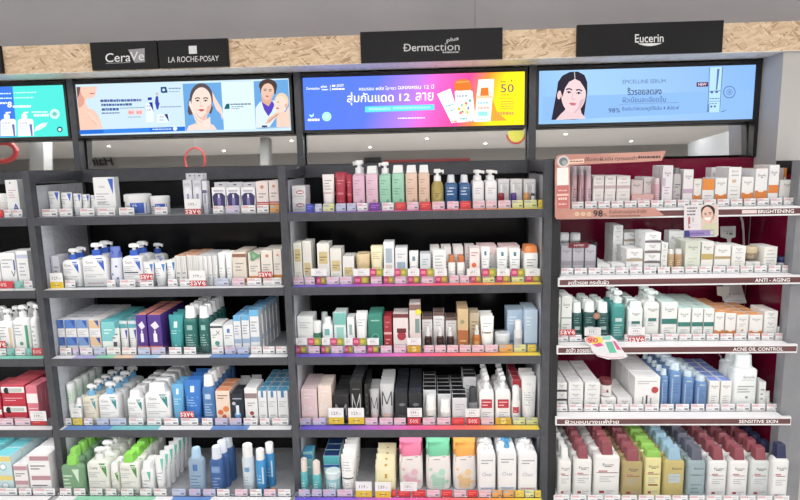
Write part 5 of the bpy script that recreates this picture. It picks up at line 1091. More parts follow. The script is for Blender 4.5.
C('cream refill pouch, gold print', pouch, ((238, 228, 180), (240, 230, 190), [('r', -.02, .1, .5, .9, (206, 160, 60)), ('l', -.34, .34, .2, .46, 3, (214, 196, 130))]), 374.6, 396.4, 460, 4, .055)
RP = lambda c: [('r', -.47, .47, .03, .24, c), ('r', -.44, .44, .24, .34, tuple((v+240)/2 for v in c)), ('l', -.3, .3, .56, .66, 2, (150, 150, 150)), ('d', -.2, .25, .12, c), ('d', .15, .35, .14, c), ('d', .05, .12, .12, c), ('d', -.3, .4, .07, c), ('d', .34, .16, .08, c)]
for x0, x1, nm, c, c2 in ((399, 424, 'pink', (236, 120, 160), (240, 190, 206)), (425.4, 451.6, 'mint green', (110, 204, 160), (180, 226, 204)), (452.6, 477, 'orange', (242, 166, 70), (248, 206, 150))):
    C(nm+' topped refill pouch', pouch, ((240, 234, 232), c, RP(c2)), x0, x1, 437, 4, .06, y0=.02, kw=dict(wave=.3, zt=.66))
CP = lambda c: [('l', -.34, .34, .7, .82, 2, GRY), ('t', 'Clear', 0, .48, .08, (160, 160, 190), .6), ('l', -.36, .36, .08, .2, 2, c)]
C('white pump bottle, violet print', pump, ((236, 236, 238), WHT, CP((150, 150, 200))), 477.8, 496, 440, 4, .055, kw=dict(hb=.84, nr=.26, turn=2.8))
C('white pump bottle, blue pump head', pump, ((236, 236, 238), (80, 170, 224), CP((120, 150, 210))), 497.4, 517, 438, 4, .055, kw=dict(hb=.84, nr=.26, turn=2.6, cap2=(70, 166, 226)))
C('white pump bottle, red print', pump, ((236, 236, 238), WHT, CP((214, 120, 140))), 518, 537.6, 440, 4, .055, kw=dict(hb=.84, nr=.26, turn=2.8))
tags(-.045, [(298.6, 310, 'v'), (312, 322, 'v'), (323, 336, 'v'), (337, 353, 'k'), (392, 396.6, 'r'), (397.4, 411, 'r'), (412, 426, 'r'), (427, 440, 'k'), (441, 452.6, 'r'), (454, 466, 'k'), (467, 478, 'r'), (479, 491, 'k'), (492, 502, 'o'), (503, 514, 'o'), (515, 524, 'y'), (525, 534, 'l'), (535, 541, 'y')])
card('yellow', 356, 372, 481.6, 497, -.052, '119.-'); card('yellow', 375.4, 391, 482, 497.6, -.052, '139.-'); card('plain', 400.4, 417, 482, 491, -.052, '139.-')
# ================================================================== right unit
U = 'right unit'
shelf_ctx(U, 'top shelf', ZR[0], .05)
for x0, x1, c in ((570, 577.6, (206, 170, 176)), (578.2, 584.4, (196, 150, 160)), (585, 591.6, (214, 180, 196))):
    C('tall rose pink lotion cylinder', spray, (c, (206, 196, 206), [('r', -.3, -.16, .05, .95, (236, 220, 226)), ('l', -.1, .3, .3, .6, 4, (150, 100, 116))]), x0, x1, 166, 2, .04)
PK1 = EB+[('r', -.5, .5, .2, .4, (200, 176, 178)), ('l', -.3, .3, .5, .62, 1, LG)]
for i, (x0, x1) in enumerate(((592.4, 603.4), (604, 615.2), (616, 629.8))):
    C('small white carton, mauve band', carton, ((232, 226, 226), PK1), x0, x1, 176, 3, .06, stack=2)
C('white carton with rose base', carton, ((228, 216, 216), EB+[('r', -.5, .5, 0, .3, (222, 160, 160))]), 630.6, 642.4, 180.4, 2, .06, y0=.1)
C('low rose pink carton', carton, ((224, 172, 172), [('d', -.2, .5, .14, (240, 214, 214)), ('l', 0, .4, .3, .7, 2, (240, 220, 220))]), 631, 653.6, 194.6, 1, .045)
C('white carton leaning in middle', carton, ((234, 230, 232), EB), 642.8, 652.8, 177, 2, .06, y0=.1)
C('rose glass serum bottle', spray, ((206, 160, 172), (220, 200, 206), [('l', -.3, .3, .3, .7, 4, (236, 214, 220))]), 654, 660.4, 178, 2, .034)
C('tall white carton, violet print', carton, ((232, 228, 234), EB+[('l', -.3, .3, .3, .5, 3, (190, 150, 190)), ('r', -.5, -.2, .5, .7, (206, 186, 206))]), 661, 671.6, 165.6, 2, .06)
C('frosted grey serum bottle', bottle, ((186, 184, 184), (120, 120, 126), [('l', -.3, .3, .55, .7, 2, DK), ('l', -.2, .3, .2, .4, 2, (150, 100, 150)), ('d', -.3, .45, .1, (170, 120, 170))]), 672.2, 681.2, 168, 2, .04, kw=dict(hb=.86, capw=.36))
C('white carton, violet band', carton, ((234, 230, 234), EB+[('r', -.5, .5, .36, .48, (200, 170, 200))]), 681.8, 692, 169.6, 2, .06)
EO = lambda z0=.2, z1=.42: EB+[('r', -.5, .5, z0, z1, (232, 130, 50)), ('d', 0, z1, .26, (240, 236, 230), .5), ('l', -.3, .3, .06, .16, 1, LG)]
OT = (238, 150, 80)
C('slim white orange carton', carton, ((236, 230, 226), EO()), 692.6, 700.4, 179.4, 2, .06)
C('orange topped short carton', carton, ((238, 236, 234), [('r', -.5, .5, .6, 1, (240, 140, 50)), ('l', -.3, .3, .2, .45, 2, LG)], OT), 701, 713.2, 179.4, 2, .06)
C('white carton, orange band', carton, ((238, 238, 238), EO()), 714, 725.8, 178, 2, .06)
C('tall white carton at back', carton, ((236, 234, 234), EB), 709.6, 719.4, 167.6, 1, .06, y0=.22)
C('tall white carton at back', carton, ((240, 232, 228), EB), 720, 728, 166.6, 1, .06, y0=.22)
C('white carton stack, tan mark', carton, ((238, 238, 238), [('t', 'Eucerin', 0, .8, .09, (80, 80, 92), .5), ('r', -.2, .12, .2, .36, (226, 190, 150)), ('l', -.3, .3, .5, .66, 1, LG)]), 726.6, 739.6, 167.4, 2, .06, stack=2)
C('short white carton, orange disc band', carton, ((238, 238, 238), EO(.15, .45)), 740.4, 752.6, 177, 2, .06)
C('tall white carton, orange disc band', carton, ((238, 238, 240), EO(.18, .4), OT), 753.4, 766, 168.6, 3, .06)
C('white carton with orange middle', carton, ((238, 238, 240), EB+[('r', -.5, .5, .3, .5, (236, 130, 50))]), 766.8, 777, 165, 2, .06)
C('low white carton pair, tan corner', carton, ((238, 238, 236), EB+[('r', .0, .5, .0, .3, (226, 176, 110))]), 777.8, 796, 180, 1, .07, y0=.066)
C('orange rimmed white carton at back', carton, ((240, 236, 232), [('r', -.5, -.3, 0, 1, (240, 140, 50)), ('r', -.5, .5, .75, 1, (240, 140, 50))]), 781, 792, 168, 1, .06, y0=.14)
W8 = lambda x0, x1, n, st='s': [(x0+(x1-x0)*i/n+.6, x0+(x1-x0)*(i+1)/n-.6, st[i % len(st)]) for i in range(n)]
tags(.03, W8(571, 796, 17), .031)
shelf_ctx(U, 'second shelf', ZR[1], .05)
C('white jar on box at left end', jar, ((230, 232, 234), WHT, [('l', -.3, .3, .3, .7, 2, LG)]), 556.6, 569.6, 233.6, 1, .05, y0=.2, kw=dict(hl=.4))
C('white jar on box at left end', jar, ((230, 232, 234), WHT, [('l', -.3, .3, .3, .7, 2, LG)]), 570.2, 581, 233.6, 1, .05, y0=.2, kw=dict(hl=.4))
LB = EB+[('r', -.5, .5, .3, .46, (196, 186, 196)), ('l', -.3, .3, .1, .2, 1, LG)]
for x0, x1 in ((560.6, 571.6), (572.4, 583.6), (584.4, 595.6)):
    C('pale lilac carton in display case', carton, ((224, 218, 226), LB), x0, x1, 246, 1, .055, y0=.07)
C('flat white carton near case', carton, ((234, 238, 238), FLAT), 597.4, 610.6, 265, 3, .07)
C('flat white carton near case', carton, ((234, 238, 238), FLAT), 611.2, 625, 264, 1, .07)
for i, (x0, x1, y, s, n) in enumerate(((612, 622, 226, 5, 2), (622.6, 642.4, 233, 4, 2), (643.4, 659.8, 233, 4, 2))):
    bandc = [None, (176, 160, 130), (120, 110, 116)][i]
    C(['flat white carton, narrow tower', 'flat white carton, brown band tower', 'flat white carton, grey band tower'][i], carton, ((234, 236, 236), FLAT+([('r', -.5, .5, .0, .22, bandc)] if bandc else [])), x0, x1, y, n, .065, stack=s, y0=.2 if i < 2 else None)
C('flat white carton, low brown band pair', carton, ((234, 236, 236), FLAT+[('r', -.5, .5, .0, .22, (176, 160, 130))]), 625.6, 642.6, 249.4, 2, .065, stack=2)
C('flat white carton, short tower', carton, ((232, 236, 234), FLAT), 660.4, 666.8, 243, 2, .06, stack=3)
C('clear gold serum bottle', spray, ((190, 160, 120), (226, 226, 220), [('l', -.3, .3, .3, .7, 4, (230, 214, 180))]), 667.4, 674.4, 249, 1, .031)
C('clear gold serum bottle', spray, ((186, 150, 110), (226, 226, 220), [('l', -.3, .3, .3, .7, 4, (230, 214, 180))]), 675, 683, 249, 1, .031)
C('white box behind gold bottles', carton, ((236, 238, 238), EB), 667, 682.4, 231, 1, .06, y0=.16)
C('pale green white carton', carton, ((222, 228, 214), EB+[('l', -.3, .3, .2, .5, 3, (200, 206, 180))]), 684, 699.6, 241.4, 2, .06)
C('white carton, gold band', carton, ((238, 238, 234), EB+[('r', -.5, .5, .42, .6, (196, 170, 96))]), 700.4, 712.6, 241.6, 2, .06)
C('white carton, thin gold band', carton, ((238, 238, 236), EB+[('r', -.5, .5, .5, .6, (186, 160, 110)), ('l', -.3, .3, .1, .3, 2, LG)]), 713.4, 729.8, 245.6, 2, .06)
C('white stacked carton, small print', carton, ((238, 238, 234), FLAT), 730.6, 744.8, 246.6, 2, .06, stack=3)
C('gold cream jar on carton', jar, ((150, 130, 106), (206, 186, 150), [('l', -.3, .3, .3, .7, 2, (220, 206, 180))]), 745.6, 760, 247.4, 1, .06, zb=.058, kw=dict(hl=.5))
C('white carton under gold jar', carton, ((236, 236, 232), EB), 745.6, 760.2, 262, 1, .065)
C('tall white carton near right end', carton, ((238, 238, 232), [('t', 'Eucerin', 0, .86, .05, (80, 80, 92), .5), ('l', -.3, .3, .66, .76, 1, LG), ('l', -.3, .3, .2, .5, 3, LG), ('r', -.5, .5, .56, .58, LG)]), 761, 776, 247, 2, .055, turn=.12)
C('round white tub, navy lid', jar, ((226, 228, 234), (50, 56, 120), [('l', -.3, .3, .3, .7, 2, (150, 110, 150))]), 778, 791.4, 257.6, 1, .055, y0=.066, kw=dict(hl=.4))
tags(.03, W8(560, 795, 17), .031)
shelf_ctx(U, 'third shelf', ZR[2], .05)
C('white carton, left end', carton, ((228, 234, 232), EB+[('r', -.5, .5, .3, .4, (190, 200, 196))]), 554.6, 560, 297, 3, .045)
C('tall white carton, grey stripe', carton, ((232, 236, 232), EB+[('r', -.5, .5, .5, .53, (150, 170, 160)), ('l', -.3, .3, .1, .4, 4, LG)]), 560.6, 571.4, 296.6, 3, .05)
DG = [('r', -.46, .46, .38, .5, (170, 196, 192)), ('l', -.34, .34, .6, .84, 3, (130, 170, 164)), ('l', -.3, .3, .1, .3, 2, (130, 160, 156))]
DKG = (36, 84, 84)
for i, (x0, x1, y) in enumerate(((572, 582.4, 302), (583.2, 596, 301), (597, 609, 302))):
    C('dark green bottle, pale cap', bottle, (DKG, (222, 232, 230), DG), x0, x1, y, 4, .048, kw=dict(hb=.74, capw=.44, r=.016))
C('teal pump bottle', pump, ((60, 150, 146), (226, 236, 236), [('r', -.46, .46, .5, .6, (190, 216, 212)), ('l', -.34, .34, .1, .44, 5, (170, 210, 206))]), 611.4, 625, 290.6, 3, .055, kw=dict(hb=.76, r=.016, nr=.36, turn=1.2))
TB = euc(band=(40, 120, 112), z=.82)
C('white flip bottle, teal band', bottle, ((228, 236, 234), (226, 238, 236), TB), 627, 642.6, 301, 4, .055, kw=dict(hb=.86, capw=.4, flat=True, sh=.06))
C('white pump bottle, teal band', pump, ((228, 232, 228), (226, 236, 234), TB), 643.4, 659.4, 290.6, 3, .055, kw=dict(hb=.78, r=.016, turn=.1, nr=.3))
TW = EB+[('r', -.5, .5, .42, .56, (46, 126, 116)), ('l', -.3, .3, .1, .34, 4, LG)]
for i, (x0, x1, y) in enumerate(((660.2, 676, 302.4), (676.8, 689.8, 308.6), (690.6, 701.8, 308.6), (702.6, 712.8, 308.6))):
    C('white carton with teal band', carton, ((232, 236, 234), TW, (190, 226, 220)), x0, x1, y, 5, .058)
for i, (x0, x1, y, b) in enumerate(((713.6, 723.4, 312.4, 1), (724.2, 734.8, 313.4, 1), (735.8, 747.6, 315, 0), (748.4, 761.8, 315, 1))):
    C('white carton, orange lid', carton, ((236, 234, 232), EO(.1, .34) if b else EB+[('d', .0, .36, .1, (226, 150, 90)), ('l', -.3, .3, .5, .66, 2, LG)], (242, 160, 90)), x0, x1, y, 5 if i < 2 else 4, .058)
C('white stacked carton at right', carton, ((236, 236, 234), FLAT), 762.6, 776.4, 311.4, 2, .06, stack=3)
C('tiny white carton, blue mark', carton, ((238, 238, 240), [('r', -.4, -.1, .2, .6, (60, 60, 110)), ('l', 0, .4, .3, .7, 2, LG)]), 776.8, 781.8, 327, 1, .04)
tags(.03, [t for t in W8(555, 788, 17) if not (583 < t[0] < 612)], .031)
card('save', 559.6, 575.4, 329.4, 335.2, .022); card('plain', 584.4, 600.8, 327.4, 335.6, .022, '515.-'); card('plain', 628, 644.6, 327, 335, .022, '690.-'); card('save', 628, 644.4, 336.4, 343, .018)
shelf_ctx(U, 'fourth shelf', ZR[3], .05)
for i, (x0, x1) in enumerate(((552.4, 566.8), (567.6, 583), (583.8, 599.8))):
    C('flat white cream carton', carton, ((234, 234, 234), FLAT+([('r', -.5, .5, .0, .2, (40, 40, 46))] if i == 0 else [])), x0, x1, 383, 4, .075, stack=3)
for x0, x1 in ((600.8, 616), (616.8, 632)):
    C('low white carton beside big box', carton, ((234, 234, 234), FLAT), x0, x1, 398, 3, .08)
C('white jar with maroon lid', jar, ((230, 226, 226), (110, 40, 48), [('l', -.3, .3, .3, .7, 3, (170, 120, 130)), ('d', 0, .5, .1, (150, 60, 70))]), 600.6, 613.6, 381, 1, .066, zb=.064, kw=dict(hl=.3))
C('large white carton, red dot', carton, ((236, 236, 236), [('d', .3, .6, .14, (200, 60, 70)), ('l', -.4, .36, .76, .9, 2, LG), ('r', -.2, -.14, .06, .4, GRY), ('r', -.05, .02, .06, .44, DK), ('r', .12, .18, .06, .36, GRY), ('l', -.2, .2, .2, .5, 1, DK)]), 633, 659.4, 377, 4, .085, side=None) if 0 else C('large white carton, red dot', carton, ((236, 236, 236), [('d', .3, .6, .14, (200, 60, 70)), ('l', -.4, .36, .76, .9, 2, LG), ('r', -.2, -.14, .06, .4, GRY), ('r', -.05, .02, .06, .44, DK), ('r', .12, .18, .06, .36, GRY)]), 633, 659.4, 377, 4, .085)
BB = [('r', -.42, .42, .86, .98, (206, 222, 190)), ('l', -.3, .3, .4, .7, 4, (90, 130, 190)), ('r', -.36, -.28, .05, .8, (160, 190, 224))]
for i, (x0, x1, y) in enumerate(((660.2, 668, 369), (668.8, 681.2, 362.6), (682, 693.8, 370), (694.6, 707, 375))):
    C('blue micellar bottle, clear cap', bottle, ((110, 150, 206), (196, 216, 228), BB), x0, x1, y, 5, .055, kw=dict(hb=.86, capw=.4, trans=.15, r=.016, sh=.05))
for x0, x1 in ((708, 718.6), (719.4, 730.4)):
    C('white carton with blue lid', carton, ((236, 236, 234), EB+[('l', -.3, .3, .2, .5, 4, LG)], (120, 150, 226)), x0, x1, 381, 5, .06)
C('white shower bottle, wide cap', bottle, ((230, 236, 236), (232, 240, 240), [('t', 'Eucerin', .1, .8, .06, DK, .5), ('r', -.2, .3, .72, .73, GRY), ('l', -.34, .34, .4, .6, 3, GRY), ('d', .05, .3, .06, GRY), ('l', -.3, .3, .08, .16, 1, LG)]), 731.6, 757, 354, 2, .08, kw=dict(hb=.77, capw=.36, r=.02, sh=.06))
C('small white carton, right of shower bottle', carton, ((226, 228, 228), [('l', -.3, .3, .3, .8, 3, GRY)]), 758, 764.4, 382, 1, .06)
C('tilted white sachet at shelf end', tube, ((234, 234, 234), WHT, [('l', -.3, .3, .2, .7, 4, GRY)]), 765, 771, 391, 1, .04)
C('black topped white box behind', carton, ((228, 228, 228), [('r', -.5, .5, .7, .95, (40, 40, 46)), ('l', -.3, .3, .3, .5, 1, DK)]), 712, 725.6, 372, 1, .04, y0=.375)
tags(.03, W8(553, 781, 15), .034)
shelf_ctx(U, 'bottom shelf', ZR[4], -.035)
MA = (150, 74, 84); NV = (52, 58, 96)
EP = dict(hb=.77, flat=True, tilt=-.04, r=.016, sh=.09)
ET = euc((130, 60, 66), z=.78)
C('white lotion bottle, white cap', bottle, ((230, 230, 228), (228, 232, 232), ET), 552.6, 571.6, 446, 5, .06, gap=1.25, kw=dict(capw=.27, **EP))
C('white lotion bottle, maroon cap', bottle, ((230, 230, 228), MA, ET), 573, 592, 444.4, 5, .06, gap=1.25, kw=dict(capw=.27, **EP))
C('large white lotion bottle, maroon cap', bottle, ((232, 232, 230), MA, ET), 593, 620, 439, 5, .07, gap=1.1, kw=dict(capw=.22, **EP))
C('golden oil bottle, maroon cap', bottle, ((196, 176, 120), MA, ET), 621.6, 643, 447.4, 5, .06, gap=1.25, kw=dict(capw=.3, trans=.2, **EP))
C('yellow green bottle, lime flat cap', bottle, ((226, 218, 150), (140, 200, 80), ET+[('r', -.5, .5, .3, .34, (150, 90, 40))]), 644, 661, 449, 5, .06, gap=1.25, kw=dict(hb=.88, capw=.46, flat=True, r=.012, sh=.04))
C('golden oil bottle, light blue cap', bottle, ((210, 192, 120), (146, 186, 210), [('t', 'Eucerin', .1, .78, .055, DK, .5), ('r', -.46, .46, .4, .64, (180, 196, 196)), ('l', -.3, .3, .44, .6, 2, LG)]), 662.4, 684.4, 446, 5, .06, gap=1.25, kw=dict(capw=.3, trans=.15, **EP))
C('pale blue bottle, navy cap', bottle, ((166, 188, 196), (96, 100, 118), [('t', 'Eucerin', .1, .78, .055, DK, .5), ('r', -.4, .4, .6, .615, DK), ('l', -.3, .3, .1, .4, 3, (130, 150, 160))]), 686, 705, 446, 5, .06, gap=1.25, kw=dict(capw=.3, trans=.15, **EP))
for i, (x0, x1, y) in enumerate(((706.6, 726.4, 446), (727.6, 747.6, 446), (748.8, 769, 446))):
    C('white body bottle, maroon cap', bottle, (((228, 230, 230), (234, 234, 234), (208, 214, 214))[i], MA, ET), x0, x1, y, 5, .06, gap=1.25, kw=dict(capw=.28, **EP))
C('white body bottle, navy cap', bottle, ((232, 234, 234), NV, ET), 770, 789, 443, 1, .055, y0=-.06, kw=dict(capw=.3, **EP))
wb = COLS[-2]['cx']+COLS[-2]['w']/2+.004
C('white bottle, navy cap, behind last column', bottle, ((232, 234, 234), NV, ET), 764, 781, 440, 4, .06, y0=.068, gap=1.25, wx=(wb, 2.334), kw=dict(capw=.3, **EP))
tags(-.07, W8(553, 790, 14), .031)
place_all(); finish_cards()
# ------------------------------------------------------------------ promotional pieces
ROSE = noisy('rose_gold_print', (178, 122, 112), (204, 156, 144), (3, 3, 9), .35)
def pp(a, pts): return [on_y(x, y, a) for x, y in pts]
def prism(b, pts, y0, y1, m):
    """solid board with an outline given on the photo, from y0 (front) to y1"""
    P = pp(y0, pts); n = len(P)
    b.add([(p.x, y0, p.z) for p in P]+[(p.x, y1, p.z) for p in P], [tuple(range(n)), tuple(range(2*n-1, n-1, -1))]+[(i, (i+1) % n, n+(i+1) % n, n+i) for i in range(n)], m)
    return b
FY = -.042
t = empty('promotion_frame', on_y(556, 219, FY)); loc = t.location.copy()
def child(b, n):
    o = b.build(n, t); o.location = -loc; return o
b = prism(MB(), [(555, 161), (557, 156), (562, 154.6), (600, 153.6), (640, 152.2), (666, 150.8), (661.6, 160.6), (640, 162), (600, 163.6), (570, 165.4), (555, 166)], FY, FY+.004, ROSE)
a = Art(FY); a.lay = 3
a.ell(563.4, 161.6, 6.2, 6, (216, 206, 204)); a.ell(563.4, 161.6, 4.4, 4.2, (110, 124, 130)); a.ell(564.6, 162.8, 2.6, 2.6, (160, 170, 172))
a.poly([(568, 160), (568, 164), (584, 163), (584, 158.6)], (236, 206, 186)); a.bars(570, 583, 161.2, 1.2, (150, 60, 60), seed=81)
a.text('เริ่มลดผิวมัน ทุกรอยดำ', 585, 637, 159, 5, (70, 56, 56), bold=.006); a.bars(638, 661, 157, 2.4, (90, 70, 70), seed=83)
b.mats_off = 0
for fc, mi in zip(a.f, a.fm): pass
def merge(b, a):
    off = len(b.v); b.v += a.v
    for fc, mi in zip(a.f, a.fm): b.f.append(tuple(off+k for k in fc)); b.fm.append(b.mi(a.mats[mi]))
    return b
child(merge(b, a), 'top_banner')
b = prism(MB(), [(555, 166.2), (570, 165.6), (570.2, 209), (555, 210)], FY, FY+.004, ROSE)
a = Art(FY); a.lay = 3
a.poly([(557, 168), (568.4, 167.4), (568.6, 185), (557, 185.4)], (240, 236, 232)); a.poly([(557, 185.6), (568.6, 185.2), (568.6, 208), (557, 208.6)], (206, 110, 108)); a.bars(558.4, 567, 190.4, 1.4, (236, 190, 186), seed=84); a.bars(558.4, 567, 198.6, 2.4, (240, 214, 208), seed=85); a.poly([(557, 194), (568.6, 193.6), (568.6, 195.6), (557, 196)], (236, 200, 190)); a.bars(558.4, 566.4, 204, 1.4, (240, 200, 196), seed=86)
child(merge(b, a), 'side_banner')
b = prism(MB(), [(555, 210.2), (570, 209.2), (620, 208.4), (655, 208), (664.6, 215.4), (640, 217), (600, 218.2), (557, 219.4), (555, 217)], FY, FY+.004, ROSE)
a = Art(FY); a.lay = 3
for x in (577, 583, 589): a.ell(x, 214, 3.4, 2.8, (226, 186, 160)); a.ring(x, 214, 2.8, .5, (190, 120, 90))
a.text('98', 593, 602.6, 213.4, 6.6, (40, 34, 38), bold=.012); a.text('%', 603, 606.6, 214.6, 3, (60, 50, 52)); a.text('ยืนยันผิวแลดูกระจ่างใส', 609, 646, 211.8, 4.6, (90, 64, 60)); a.bars(609, 640, 215.6, 1.2, (150, 100, 90), seed=88)
child(merge(b, a), 'bottom_banner')
tag(t, 'rose gold cardboard promotion frame around the left end of right top shelf', 'sign')
# face wobbler hanging from the top shelf edge
def signpiece(name, lab, cat, pts, Y, th, m, draw, grp=None):
    o0 = on_y(*pts[0], Y); b = prism(MB(), pts, Y, Y+th, m); a = Art(Y); a.lay = 3; draw(a); merge(b, a)
    b.v = [(x-o0.x, y-o0.y, z-o0.z) for x, y, z in b.v]
    o = b.build(name, None); o.location = o0; tag(o, lab, cat, grp); return o
def dface(a):
    a.poly([(700.4, 206), (708, 204.6), (717.6, 205), (717.8, 235), (701, 236)], (222, 200, 190))
    a.poly([(701, 236), (703, 226), (708, 222.6), (716, 223), (717.8, 228), (717.8, 235.4)], (206, 206, 170))
    a.ell(708, 210.6, 7, 5.6, (42, 32, 36)); a.poly([(701.2, 211), (701.6, 217), (703.4, 219.6), (713.6, 219), (714.9, 212)], (42, 32, 36))
    portrait(a, 707.8, 215.2, 11.4, 17, (232, 190, 172), (42, 32, 36), -8, lips=(214, 90, 90), shade=(214, 160, 140))
    a.poly([(703.6, 217.6), (711.6, 217), (709.6, 220.2), (706, 220.4)], (246, 244, 242))
    for i, y in enumerate((208, 211, 214.4)): a.bars(687, 697-i, y, 1.4, (120, 110, 120), seed=90+i)
    a.rect(688, 217, 690, 228, (190, 110, 110)); a.rect(692, 217.6, 693.6, 222, (190, 190, 200)); a.rect(688.6, 224, 698, 226.4, (222, 214, 226))
    a.poly([(684, 230.4), (684.2, 237), (700.6, 236.2), (714, 235.4), (713.6, 229.6)], (150, 130, 196)); a.poly([(684, 230.4), (684.2, 237), (690, 236.8), (688.6, 230.2)], (56, 60, 140)); a.text('Spotless', 688.6, 703.6, 233.4, 3.6, (70, 60, 150), bold=.01); a.rect(710, 230.4, 713.4, 234.6, (200, 200, 196))
signpiece('shelf_wobbler', 'hanging card with smiling dark haired woman on the right top shelf edge', 'sign', [(684, 205.4), (700, 204.8), (717, 204.2), (718.4, 206), (718.4, 235), (716.6, 236.6), (684.2, 237.4)], -.046, .0012, mat((226, 222, 226), .4), dface)
def dtong(a):
    a.ell(597, 341, 6, 4.4, (246, 214, 70), -10); a.ell(590.6, 339.6, 5, 3.4, (240, 150, 130)); a.text('90', 587.6, 598, 340.4, 5, (210, 70, 80), bold=.02)
    a.poly([(592, 344.6), (600, 342.6), (604, 345.6), (597, 347)], (230, 80, 150)); a.poly([(612.6, 341), (615, 341), (621.4, 350), (617, 349.4)], (230, 90, 150)); a.poly([(605, 342), (612, 341.4), (616.6, 352.6), (609.6, 353)], (96, 196, 166)); a.poly([(602, 336.4), (611, 336), (610, 339.6), (602.6, 339.6)], (130, 206, 190))
    a.poly([(592.6, 349.6), (598, 346.8), (604.6, 346.6), (607, 351), (600, 353.4)], (222, 230, 232))
    a.line([(597, 355.4), (612, 358), (624, 356.6)], .6, (226, 150, 180))
signpiece('shelf_wobbler', 'colourful curved promotion card hanging off the right third shelf', 'sign', [(584.4, 338), (592, 335.4), (602, 336), (611, 335.6), (617, 340.6), (622.6, 350), (628, 356.4), (622, 358.8), (608, 359.4), (597.6, 356.4), (592, 351), (590.8, 345.6), (586, 343)], -.05, .0015, mat((232, 228, 232), .35), dtong)
# white card on its clip and the cable behind it, fixed under the top shelf
def dcl(a):
    a.ell(727, 233.4, .8, .8, (120, 120, 120)); a.bars(724, 733, 231, .8, (180, 180, 184)); a.rect(729, 232.6, 732.6, 235, (120, 150, 140))
for (x, y, k, lab) in ((720.4, 226.4, 1, 'second'), (717, 286.6, .8, 'third')):
    P = [(x, y), (x+15.4*k, y-.3), (x+15.2*k, y+10.6*k), (x+11*k, y+12*k), (x+10*k, y+18*k), (x+7.6*k, y+18*k), (x+6.6*k, y+12.4*k), (x+.4, y+10.8*k)]
    signpiece('sensor_card', 'white notched card held up behind boxes on right %s shelf' % lab, 'card', P, .33, .003, mat((230, 234, 232), .4), dcl if k == 1 else (lambda a: None))
def tubepath(pts, r, m, n=8):
    b = MB()
    rings = []
    for i, p in enumerate(pts):
        d = (pts[min(i+1, len(pts)-1)]-pts[max(i-1, 0)]).normalized(); s = d.cross(Vector((0, 1, .01))).normalized(); q = d.cross(s)
        rings.append([p+r*(math.cos(2*PI*k/n)*s+math.sin(2*PI*k/n)*q) for k in range(n)])
    vs = [tuple(v) for R_ in rings for v in R_]
    fs = [(i*n+k, i*n+(k+1) % n, (i+1)*n+(k+1) % n, (i+1)*n+k) for i in range(len(pts)-1) for k in range(n)]+[tuple(range(n)), tuple(range(len(vs)-1, len(vs)-n-1, -1))]
    b.add(vs, fs, m); return b
def thingtube(name, lab, cat, pts, r, m):
    o0 = Vector(pts[0]); o = tubepath([Vector(p)-o0 for p in pts], r, m).build(name, None, True); o.location = o0; tag(o, lab, cat); return o
P = [on_y(x, y, .40) for x, y in ((741, 217), (742.6, 222), (743.4, 232), (743.8, 246), (744, 256))]
thingtube('cable_duct', 'white cable duct on the maroon back under right top shelf', 'cable duct', P, .0055, mat((226, 228, 230), .4))
P = [on_y(x, y, .30) for x, y in ((719, 354.4), (721, 356.4), (721.4, 360), (724, 363), (728, 363.6))]
thingtube('security_hook', 'white curled hook under the right third shelf', 'hook', P, .004, mat((232, 234, 236), .4))
# clear display case with its little banner, left end of the right second shelf
z = ZR[1]; xa, xb = x_at(559.4, .055, z), x_at(596.8, .055, z); zt = z_at(242.6, (xa+xb)/2, .055); t = empty('display_case', ((xa+xb)/2, .09, z+.0005)); h = zt-z; w = (xb-xa)/2
b = MB(); b.box(-w, w, -.036, -.034, 0, h, ACRYL); b.box(-w, -w+.002, -.034, .05, 0, h, ACRYL); b.box(w-.002, w, -.034, .05, 0, h, ACRYL); b.box(-w, w, -.036, .05, h+.0004, h+.002, ACRYL); b.build('clear_case', t)
b = MB(); b.box(-w*.55, w*.5, -.0375, -.0365, h-.024, h-.001, mat((120, 34, 46), .35)); a = MB(); b.secs = [(0, 1, .0375, 0), (1, 1, .0375, 0)]; b.dtext('serum', 0, h-.0125, .009, mat((240, 226, 226)), .06); b.build('banner', t)
tag(t, 'clear display case with dark red banner, left end of right second shelf', 'display case')
# white tablet-shaped box leaning on the cartons of the right third shelf
z = ZR[2]; p = on_y(743, 307, .27)
b = MB(); b.loft([(0, .052, .006, .004), (.003, .054, .007, .004), (.105, .046, .007, .004), (.108, .044, .006, .004)], mat((232, 234, 236), .3)); b.secs = [(0, .05, .0072, 0), (.11, .05, .0072, 0)]
b.deco(.1, 0, .108, [('l', -.1, .3, .4, .5, 1, GRY), ('d', -.26, .46, .04, (90, 90, 96)), ('r', -.36, .36, .12, .14, LG)])
o = b.build('leaning_box', None, True); o.location = (p.x, .34, z+.0008); o.rotation_euler = (-.5, 0, 0)
o.location.z = p.z
tag(o, 'pale tablet shaped box propped behind orange lidded cartons, right third shelf', 'box')
# green leaf sticker and yellow round sticker on the cartons
def sticker(name, lab, x, y, r, Y, c, leaf=False):
    p = on_y(x, y, Y); b = MB()
    pts = [(r*math.cos(2*PI*k/18)*(1+(.28*math.cos(3*2*PI*k/18) if leaf else 0)), r*math.sin(2*PI*k/18)*(1+(.28*math.cos(3*2*PI*k/18) if leaf else 0))) for k in range(18)]
    n = 18; b.add([(u, -.0015, v) for u, v in pts]+[(u, 0, v) for u, v in pts], [tuple(range(n)), tuple(range(2*n-1, n-1, -1))]+[(i, (i+1) % n, n+(i+1) % n, n+i) for i in range(n)], mat(c, .5))
    b.add([(r*.4*u/r, -.0018, r*.4*v/r) for u, v in pts], [tuple(range(n))], mat(tuple(min(255, q+24) for q in c), .5))
    o = b.build(name, None); o.location = p; tag(o, lab, 'sticker')
sticker('leaf_sticker', 'green leaf shaped sticker among pale orange cartons, left second shelf', 254, 256, .022, .064, (110, 160, 120), True)
